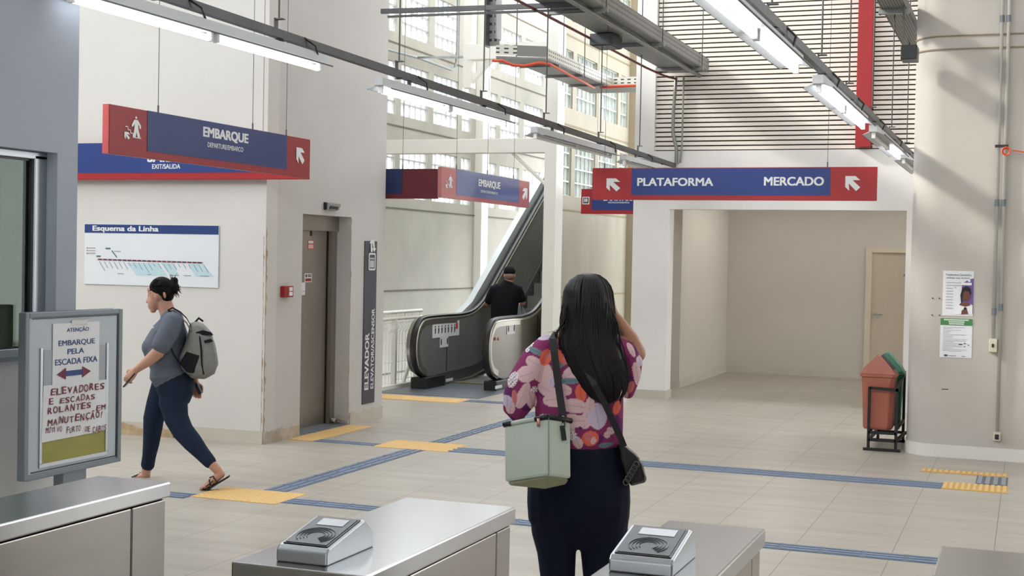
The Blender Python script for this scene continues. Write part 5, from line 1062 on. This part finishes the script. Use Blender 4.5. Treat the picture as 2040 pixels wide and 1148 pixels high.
# ---------------------------------------------------------------- walking woman in profile
F = Fig(10.3); wb = PD(345, 960, 10.3); wb[2] = 0
ww = thing('person', 'woman in grey shirt and blue jeans walking left past the line map', 'person', wb)
B = MB()
F.E(B, 319, 581, 0, 22.5, .078, 27, .2); F.E(B, 309, 600, 0, 14, .055, 19, .1)
F.E(B, 299, 578, 0, 5, .045, 9); F.E(B, 297.5, 588, 0, 3, .03, 3); F.L(B, [(298, 588, 0, 2.2, .009), (295, 597, 0, 2.8, .012), (293.6, 602, 0, 3.2, .016)], 0, 10)
F.E(B, 298.5, 610, 0, 4, .022, 3); F.E(B, 299, 614, 0, 3.5, .02, 2.4); F.E(B, 305, 619, 0, 6, .026, 5); F.E(B, 313, 590, -.06, 6, .02, 8)
F.E(B, 328, 588, -.078, 3, .012, 7, -.2)
F.L(B, [(326, 600, 0, 15, .055), (334, 622, 0, 16, .056), (342, 640, 0, 22, .09)])
TOR = [(344, 640, 0, 22, .12), (338, 660, 0, 32, .165), (328, 686, 0, 38, .165), (326, 700, 0, 38, .16), (332, 722, 0, 33, .15), (340, 745, 0, 34, .155), (348, 768, 0, 36, .165), (349, 788, 0, 32, .16)]
F.L(B, [(u, v, dz, r-2.5, d-.012) for u, v, dz, r, d in TOR])
FARL = [(330, 775, .07, 30, .085), (316, 805, .09, 24, .08), (306, 835, .11, 20, .07), (304, 858, .13, 18, .062), (301, 885, .16, 15.5, .058), (297, 910, .2, 13, .045), (294, 928, .23, 13, .044)]
NEAR = [(352, 775, -.07, 33, .09), (345, 805, -.09, 28, .085), (352, 835, -.12, 23, .075), (365, 860, -.15, 20.5, .066), (384, 882, -.19, 18.5, .06), (402, 903, -.22, 14.5, .048), (419, 922, -.25, 12, .042)]
for leg, a_ in ((FARL, (290, 944, .25)), (NEAR, (434, 938, -.26))): F.L(B, [(u, v, dz, r-2.5, d-.008) for u, v, dz, r, d in leg]+[(a_[0], a_[1], a_[2], 9, .033)])
F.L(B, [(293, 946, .25, 9, .032), (280, 950, .25, 8, .036), (262, 956, .25, 5, .038), (256, 958, .25, 3, .03)], 0, 12)
F.L(B, [(441, 944, -.26, 8, .032), (428, 955, -.26, 8, .036), (412, 968, -.26, 6, .04), (401, 974, -.26, 4, .03)], 0, 12)
F.L(B, [(345, 648, -.17, 17, .058), (332, 675, -.20, 15, .052), (316, 700, -.22, 13, .045)]); F.L(B, [(316, 701, -.22, 13, .045), (300, 716, -.215, 11.5, .04), (282, 729, -.21, 8.5, .031), (271, 737, -.205, 7, .024)])
hand(B, F.p(271, 737, -.205), -RH*.75+Vector((0, 0, -.9)), FH+RH*.3, -RH, .17, .75)
F.L(B, [(347, 650, .17, 16, .056), (362, 680, .2, 14, .048), (374, 712, .21, 12, .043)]); F.L(B, [(374, 712, .21, 12, .043), (384, 738, .2, 9.5, .034), (389, 760, .19, 6.5, .024)])
hand(B, F.p(389, 760, .19), RH*.15+Vector((0, 0, -1)), -FH+RH*.2, RH, .165, .7)
bd = skin_obj('body', B, skin_a, ww, .0062, 3)
S = MB(); F.L(S, [(u, v, dz, r+1, d+.012) for u, v, dz, r, d in TOR[:6]], 0, 24); F.L(S, [(342, 640, -.08, 20, .09), (343, 648, -.15, 21, .07)], 1); F.L(S, [(344, 640, .08, 20, .09), (346, 648, .15, 20, .07)], 1); F.E(S, 300, 692, -.06, 17, .085, 19); F.E(S, 302, 692, .07, 17, .08, 19)
F.L(S, [(346, 640, -.15, 20, .085), (336, 662, -.195, 19.5, .08), (324, 684, -.215, 18.5, .07), (320, 690, -.22, 18, .066)], 1); F.L(S, [(347, 642, .14, 17, .07), (358, 672, .19, 17, .065), (365, 690, .2, 16, .06)], 1)
F.L(S, [(338, 629, 0, 18, .07), (344, 636, 0, 22, .09)])
F.L(S, [(337, 735, 0, 37, .178), (339, 748, 0, 39.5, .192)])
sh = skin_obj('shirt', S, grey_t, ww, .0062, 4); obj('shirt_badge', MB().tube([F.p(306, 652, -.172), F.p(304, 654, -.176)], .006, 8), white, sh)
T = MB(); F.L(T, [(340, 744, 0, 34, .165), (346, 756, 0, 37, .172), (350, 772, 0, 38, .178), (350, 788, 0, 33, .17)]); F.L(T, FARL, .8); F.L(T, NEAR, .8); skin_obj('jeans', T, jeans, ww, .0062, 3)
Hh = MB(); F.E(Hh, 322, 576, 0, 25, .085, 25, .25); F.E(Hh, 333, 584, 0, 14, .082, 20); F.E(Hh, 345, 573, 0, 12, .05, 13); F.E(Hh, 348, 560, 0, 7, .03, 8)
hr = skin_obj('hair', Hh, hair_b, ww, .006, 3)
St = MB(); r0 = random.Random(9)
for i in range(30):
    a = F.p(344+r0.uniform(-6, 6), 574+r0.uniform(-8, 8), r0.uniform(-.05, .05)); b_ = F.p(352+r0.uniform(-2, 10), 583+r0.uniform(-12, 12), r0.uniform(-.05, .05)); St.tube([a, a.lerp(b_, .6)+Vector((0, 0, r0.uniform(-.01, .02))), b_], [.004, .003, .0008], 5)
for i in range(14):
    a = F.p(343+r0.uniform(-4, 6), 562, r0.uniform(-.03, .03)); St.tube([a, F.p(342+r0.uniform(-6, 12), 546+r0.uniform(-2, 8), r0.uniform(-.03, .03))], [.003, .0006], 5)
for i in range(26):
    t = i/25; St.tube([F.p(299+10*t+r0.uniform(-1, 1), 572-16*t, -.08+.02*t), F.p(318+6*t, 568-8*t, -.088+.03*t), F.p(338, 572, -.06)], [.001, .0022, .001], 4)
obj('hair_strands', St, hair_b, hr, smooth=True)
mb = MB(); F.E(mb, 301, 584.5, -.052, 2.6, .006, 1.0); obj('eye', mb, rubber, bd); mb = MB(); F.L(mb, [(297, 579.5, -.045, .7, .004), (302, 578, -.058, .9, .004), (307, 579, -.066, .6, .004)], 0, 8); obj('eyebrow', mb, hair_b, bd)
mb = MB(); F.L(mb, [(295.6, 610.5, -.012, .9, .005), (300, 611, -.026, .7, .004)], 0, 8); obj('lips', mb, mat('lip', rgb(158, 96, 88), .5), bd)
# sandals
sd = mat('sandal_black', rgb(30, 22, 20), .5)
def sandal(sole, straps):
    o = obj('sandal', MB().loft([[F.p(u, v, dz)+FH*s1*w_+Vector((0, 0, s2*.008)) for s1, s2 in ((-1, -1), (1, -1), (1, 1), (-1, 1))] for u, v, dz, w_ in sole]), sd, ww, .004)
    for st in straps: obj('sandal_strap', MB().tube([F.p(*q) for q in st], .007, 6, flat=.6), sd, o)
sandal([(255, 962, .25, .03), (268, 962, .25, .042), (285, 959, .25, .036), (301, 956, .25, .03)], [[(262, 961, .205), (262, 951, .25), (262, 961, .295)], [(276, 960, .205), (279, 942, .25), (276, 960, .295)], [(262, 951, .21), (279, 944, .24)]])
sandal([(397, 980, -.26, .03), (412, 977, -.26, .042), (432, 964, -.26, .036), (457, 949, -.26, .03)], [[(404, 977, -.31), (406, 967, -.26), (404, 977, -.215)], [(420, 972, -.31), (417, 957, -.29), (424, 953, -.26), (424, 970, -.215)], [(432, 962, -.305), (424, 949, -.29), (418, 952, -.26)], [(410, 970, -.305), (424, 958, -.3)]])
# backpack
bpk = mat('backpack_grey', rgb(138, 138, 134), .8, var=.12, vscale=30, bump=.2, bscale=60); bb = cloth('backpack_black', rgb(32, 32, 36), var=.1)
bp = thing('backpack', 'grey and black backpack on the back of the walking woman', 'backpack', F.p(395, 755, 0))
pk = [(378, 644), (392, 640), (405, 645), (420, 660), (430, 690), (435, 722), (428, 745), (408, 756), (380, 754), (360, 735), (356, 712), (366, 690), (374, 668)]
S = MB(); cu, cv = 397, 704
S.loft([[F.p(cu+(u-cu)*q, cv+(v-cv)*q, dz) for u, v in pk] for q, dz in ((.6, -.17), (.88, -.15), (.97, -.11), (1, 0), (.97, .11), (.88, .15), (.6, .17))])
skin_obj('main_pocket', S, bpk, bp, .007, 4)
S = MB(); fp = [(408, 676), (422, 680), (432, 705), (434, 726), (426, 742), (408, 748), (402, 716)]; S.loft([[F.p(418+(u-418)*q, 712+(v-712)*q, dz) for u, v in fp] for q, dz in ((.8, -.155), (1.02, -.12), (1.05, 0), (1.02, .12), (.8, .155))]); skin_obj('front_pocket', S, bpk, bp, .007, 4)
S = MB(); fp = [(372, 700), (399, 708), (386, 744), (372, 742), (357, 724)]; S.loft([[F.p(378+(u-378)*q, 722+(v-722)*q, dz) for u, v in fp] for q, dz in ((.85, -.178), (1, -.165), (1, -.1))]); skin_obj('side_pocket', S, bb, bp, .006, 2)
S = MB(); S.loft([[F.p(395+(u-395)*q, 662+(v-662)*q, dz) for u, v in [(390, 662), (404, 658), (420, 662), (424, 668), (404, 668), (394, 672)]] for q, dz in ((1, -.168), (1.05, 0), (1, .168))]); obj('zip_flap', S, bb, bp)
S = MB(); S.loft([[F.p(u, v, dz) for u, v in [(406, 679), (420, 675), (425, 680), (408, 684)]] for dz in (-.178, 0, .178)]); obj('zip_flap', S, bb, bp)
obj('zip_seam', MB().tube([F.p(u, v, dz) for u, v, dz in [(396, 650, -.14), (398, 672, -.168), (401, 700, -.176), (402, 726, -.174), (406, 746, -.155)]], .006, 6), bb, bp); obj('grab_handle', MB().tube([F.p(389, 642, -.03), F.p(396, 634, 0), F.p(404, 640, .03)], .008, 8), bb, bp)
for dz in (-.13, .13): obj('shoulder_strap', MB().loft([[F.p(u, v, dz+q) +a for q, a in ((-.028, Vector((0, 0, 0))), (.028, Vector((0, 0, 0))), (.028, Vector((0, 0, .012))), (-.028, Vector((0, 0, .012))))] for u, v in [(380, 650), (372, 636), (360, 624), (344, 615), (334, 620)]]+[[F.p(u, v, dz+q*1.0-(.03 if dz < 0 else -.03))-RH*.012*s for q, s in ((-.028, 0), (.028, 0), (.028, 1), (-.028, 1))] for u, v in [(318, 642), (306, 668)]][:0]), bb, bp, .003)
obj('shoulder_strap_edge', MB().tube([F.p(u, v, dz) for u, v, dz in [(382, 662, -.15), (372, 644, -.17), (358, 630, -.17), (344, 622, -.155), (330, 628, -.13)]], .010, 8, flat=.5), bpk, bp, smooth=True)
obj('lower_strap', MB().tube([F.p(u, v, dz) for u, v, dz in [(340, 692, -.19), (347, 708, -.195), (356, 722, -.18)]], .012, 8, flat=.4), bb, bp, smooth=True)
ph = thing('phone', 'phone held low in the front hand of the walking woman', 'phone', F.p(259, 757, -.19)); q = F.p(259, 757, -.19); ax = (F.p(265, 749, -.2)-F.p(252, 764, -.2)).normalized(); sd2 = Vector((0, 0, 1)).cross(ax).normalized(); nn = ax.cross(sd2).normalized()
def slab(c, a, b_, n_, la, lb, ln): return MB().add([c+a*sa*la+b_*sb*lb+n_*sn*ln for sn in (-1, 1) for sa, sb in ((-1, -1), (1, -1), (1, 1), (-1, 1))], [(0, 1, 2, 3), (7, 6, 5, 4), (0, 4, 5, 1), (1, 5, 6, 2), (2, 6, 7, 3), (3, 7, 4, 0)])
obj('case', slab(q, ax, sd2, nn, .068, .034, .005), black, ph, .003); obj('screen', slab(q-nn*.006, ax, sd2, nn, .062, .03, .0012), mat('phone_glass', rgb(150, 156, 164), .15), ph)
wt = thing('wallet', 'dark grey pouch in the trailing hand of the walking woman', 'wallet', F.p(396, 774, .17)); obj('pouch', slab(F.p(396, 774, .165), Vector((.2, 0, -.35)).normalized(), FH, Vector((.87, 0, .5)).normalized(), .045, .035, .014), mat('pouch_grey', rgb(70, 76, 80), .6), wt, .006)
# ---------------------------------------------------------------- man on the escalator
F = Fig(19.67); mbase = F.p(1004, 752, 0); mbase[2] = .01
mn = thing('person', 'man in black cap and black T-shirt at the foot of the escalator', 'person', mbase)
B = MB(); F.E(B, 1015, 547, 0, 10.5, .095, 15); F.E(B, 1017, 554, .04, 8, .06, 9); F.E(B, 1004.5, 549, 0, 1.6, .02, 4); F.E(B, 1026, 549, 0, 1.6, .02, 4)
F.L(B, [(1014, 558, 0, 8.5, .062), (1012, 568, 0, 10, .065)]); F.L(B, [(1010, 575, 0, 20, .085), (1008, 584, 0, 25, .105), (1006, 605, 0, 25, .115), (1004, 632, 0, 22, .11), (1004, 655, 0, 22, .115), (1004, 668, 0, 20, .11)])
for s_ in (-1, 1): F.L(B, [(1004+s_*9, 662, 0, 11, .085), (1004+s_*9.5, 705, 0, 8.5, .065), (1004+s_*10, 745, 0, 6, .045)]); limb(B, [(F.p(1004+s_*10, 748, -.05), .035, .03), (F.p(1004+s_*10, 748, .12), .042, .028)])
F.L(B, [(986, 582, 0, 7.5, .055), (974, 596, .02, 6.5, .047)]); F.L(B, [(974, 596, .02, 6.5, .045), (970, 606, .12, 5, .036), (976, 610, .24, 4, .026)]); hand(B, F.p(976, 610, .24), FH, -RH, (0, 0, 1), .19, .6)
F.L(B, [(1030, 582, 0, 7.5, .055), (1040, 594, .02, 6.5, .047), (1041, 602, .03, 6, .045)]); F.L(B, [(1041, 602, .03, 6, .043), (1043, 604, .16, 5, .036), (1040, 606, .26, 4, .026)]); hand(B, F.p(1040, 606, .26), FH-RH*.3, (0, 0, -1), -RH, .19, .6)
mb_ = skin_obj('body', B, skin_a, mn, .009, 3)
S = MB(); F.L(S, [(1011, 566, 0, 13, .085), (1009, 573, 0, 25, .112), (1007, 588, 0, 29, .13), (1005, 610, 0, 27.5, .13), (1004, 634, 0, 26, .125)], 0, 22); F.L(S, [(994, 573, 0, 9, .09), (985, 577, 0, 10.5, .085), (978, 590, .01, 9.5, .07), (974, 600, .03, 9, .062)]); F.L(S, [(1022, 573, 0, 9, .09), (1031, 577, 0, 10.5, .085), (1037, 588, .01, 9, .07), (1040, 597, .02, 8.5, .064)]); skin_obj('tshirt', S, black_t, mn, .009, 3)
T = MB(); F.L(T, [(1004, 630, 0, 24.5, .12), (1004, 655, 0, 24, .125), (1004, 668, 0, 22, .118)])
for s_ in (-1, 1): F.L(T, [(1004+s_*10, 662, 0, 12.5, .095), (1004+s_*10, 705, 0, 10, .075), (1004+s_*10, 744, 0, 8.5, .06)])
skin_obj('trousers', T, taupe, mn, .009, 3)
C = MB(); F.E(C, 1015, 541, 0, 12, .105, 11.5); cap = skin_obj('cap', C, black_t, mn, .008, 2); S = MB(); F.L(S, [(1016, 541, .08, 9, .012), (1018, 543, .17, 7, .01)]); obj('peak', S, black_t, cap)
T = MB(); F.E(T, 1015, 552, -.02, 10.2, .088, 7); obj('cropped_hair', T, mat('shaved_hair', rgb(120, 96, 84), .8), mb_, smooth=True)
for s_ in (-1, 1): T = MB(); limb(T, [(F.p(1004+s_*10, 749, -.07), .042, .034), (F.p(1004+s_*10, 750, .05), .047, .034), (F.p(1004+s_*10, 751, .16), .044, .026)]); obj('shoe', T, black, mn, smooth=True)
pb = thing('plastic_bag', 'pale plastic bag carried at the front by the man on the escalator', 'bag', F.p(1036, 630, .3)); S = MB(); F.L(S, [(1037, 608, .28, 4, .03), (1036, 617, .3, 9, .07), (1037, 628, .3, 11, .09), (1037, 634, .3, 9, .08)]); skin_obj('sack', S, mat('plastic_grey', rgb(176, 184, 190), .35, var=.2, vscale=20, bump=.5, bscale=25), pb, .008, 1)
F.L(S := MB(), [(1039, 600, .27, 1, .01), (1037, 610, .28, 2, .02)], 0, 8); obj('handle', S, MATS['plastic_grey'], pb)
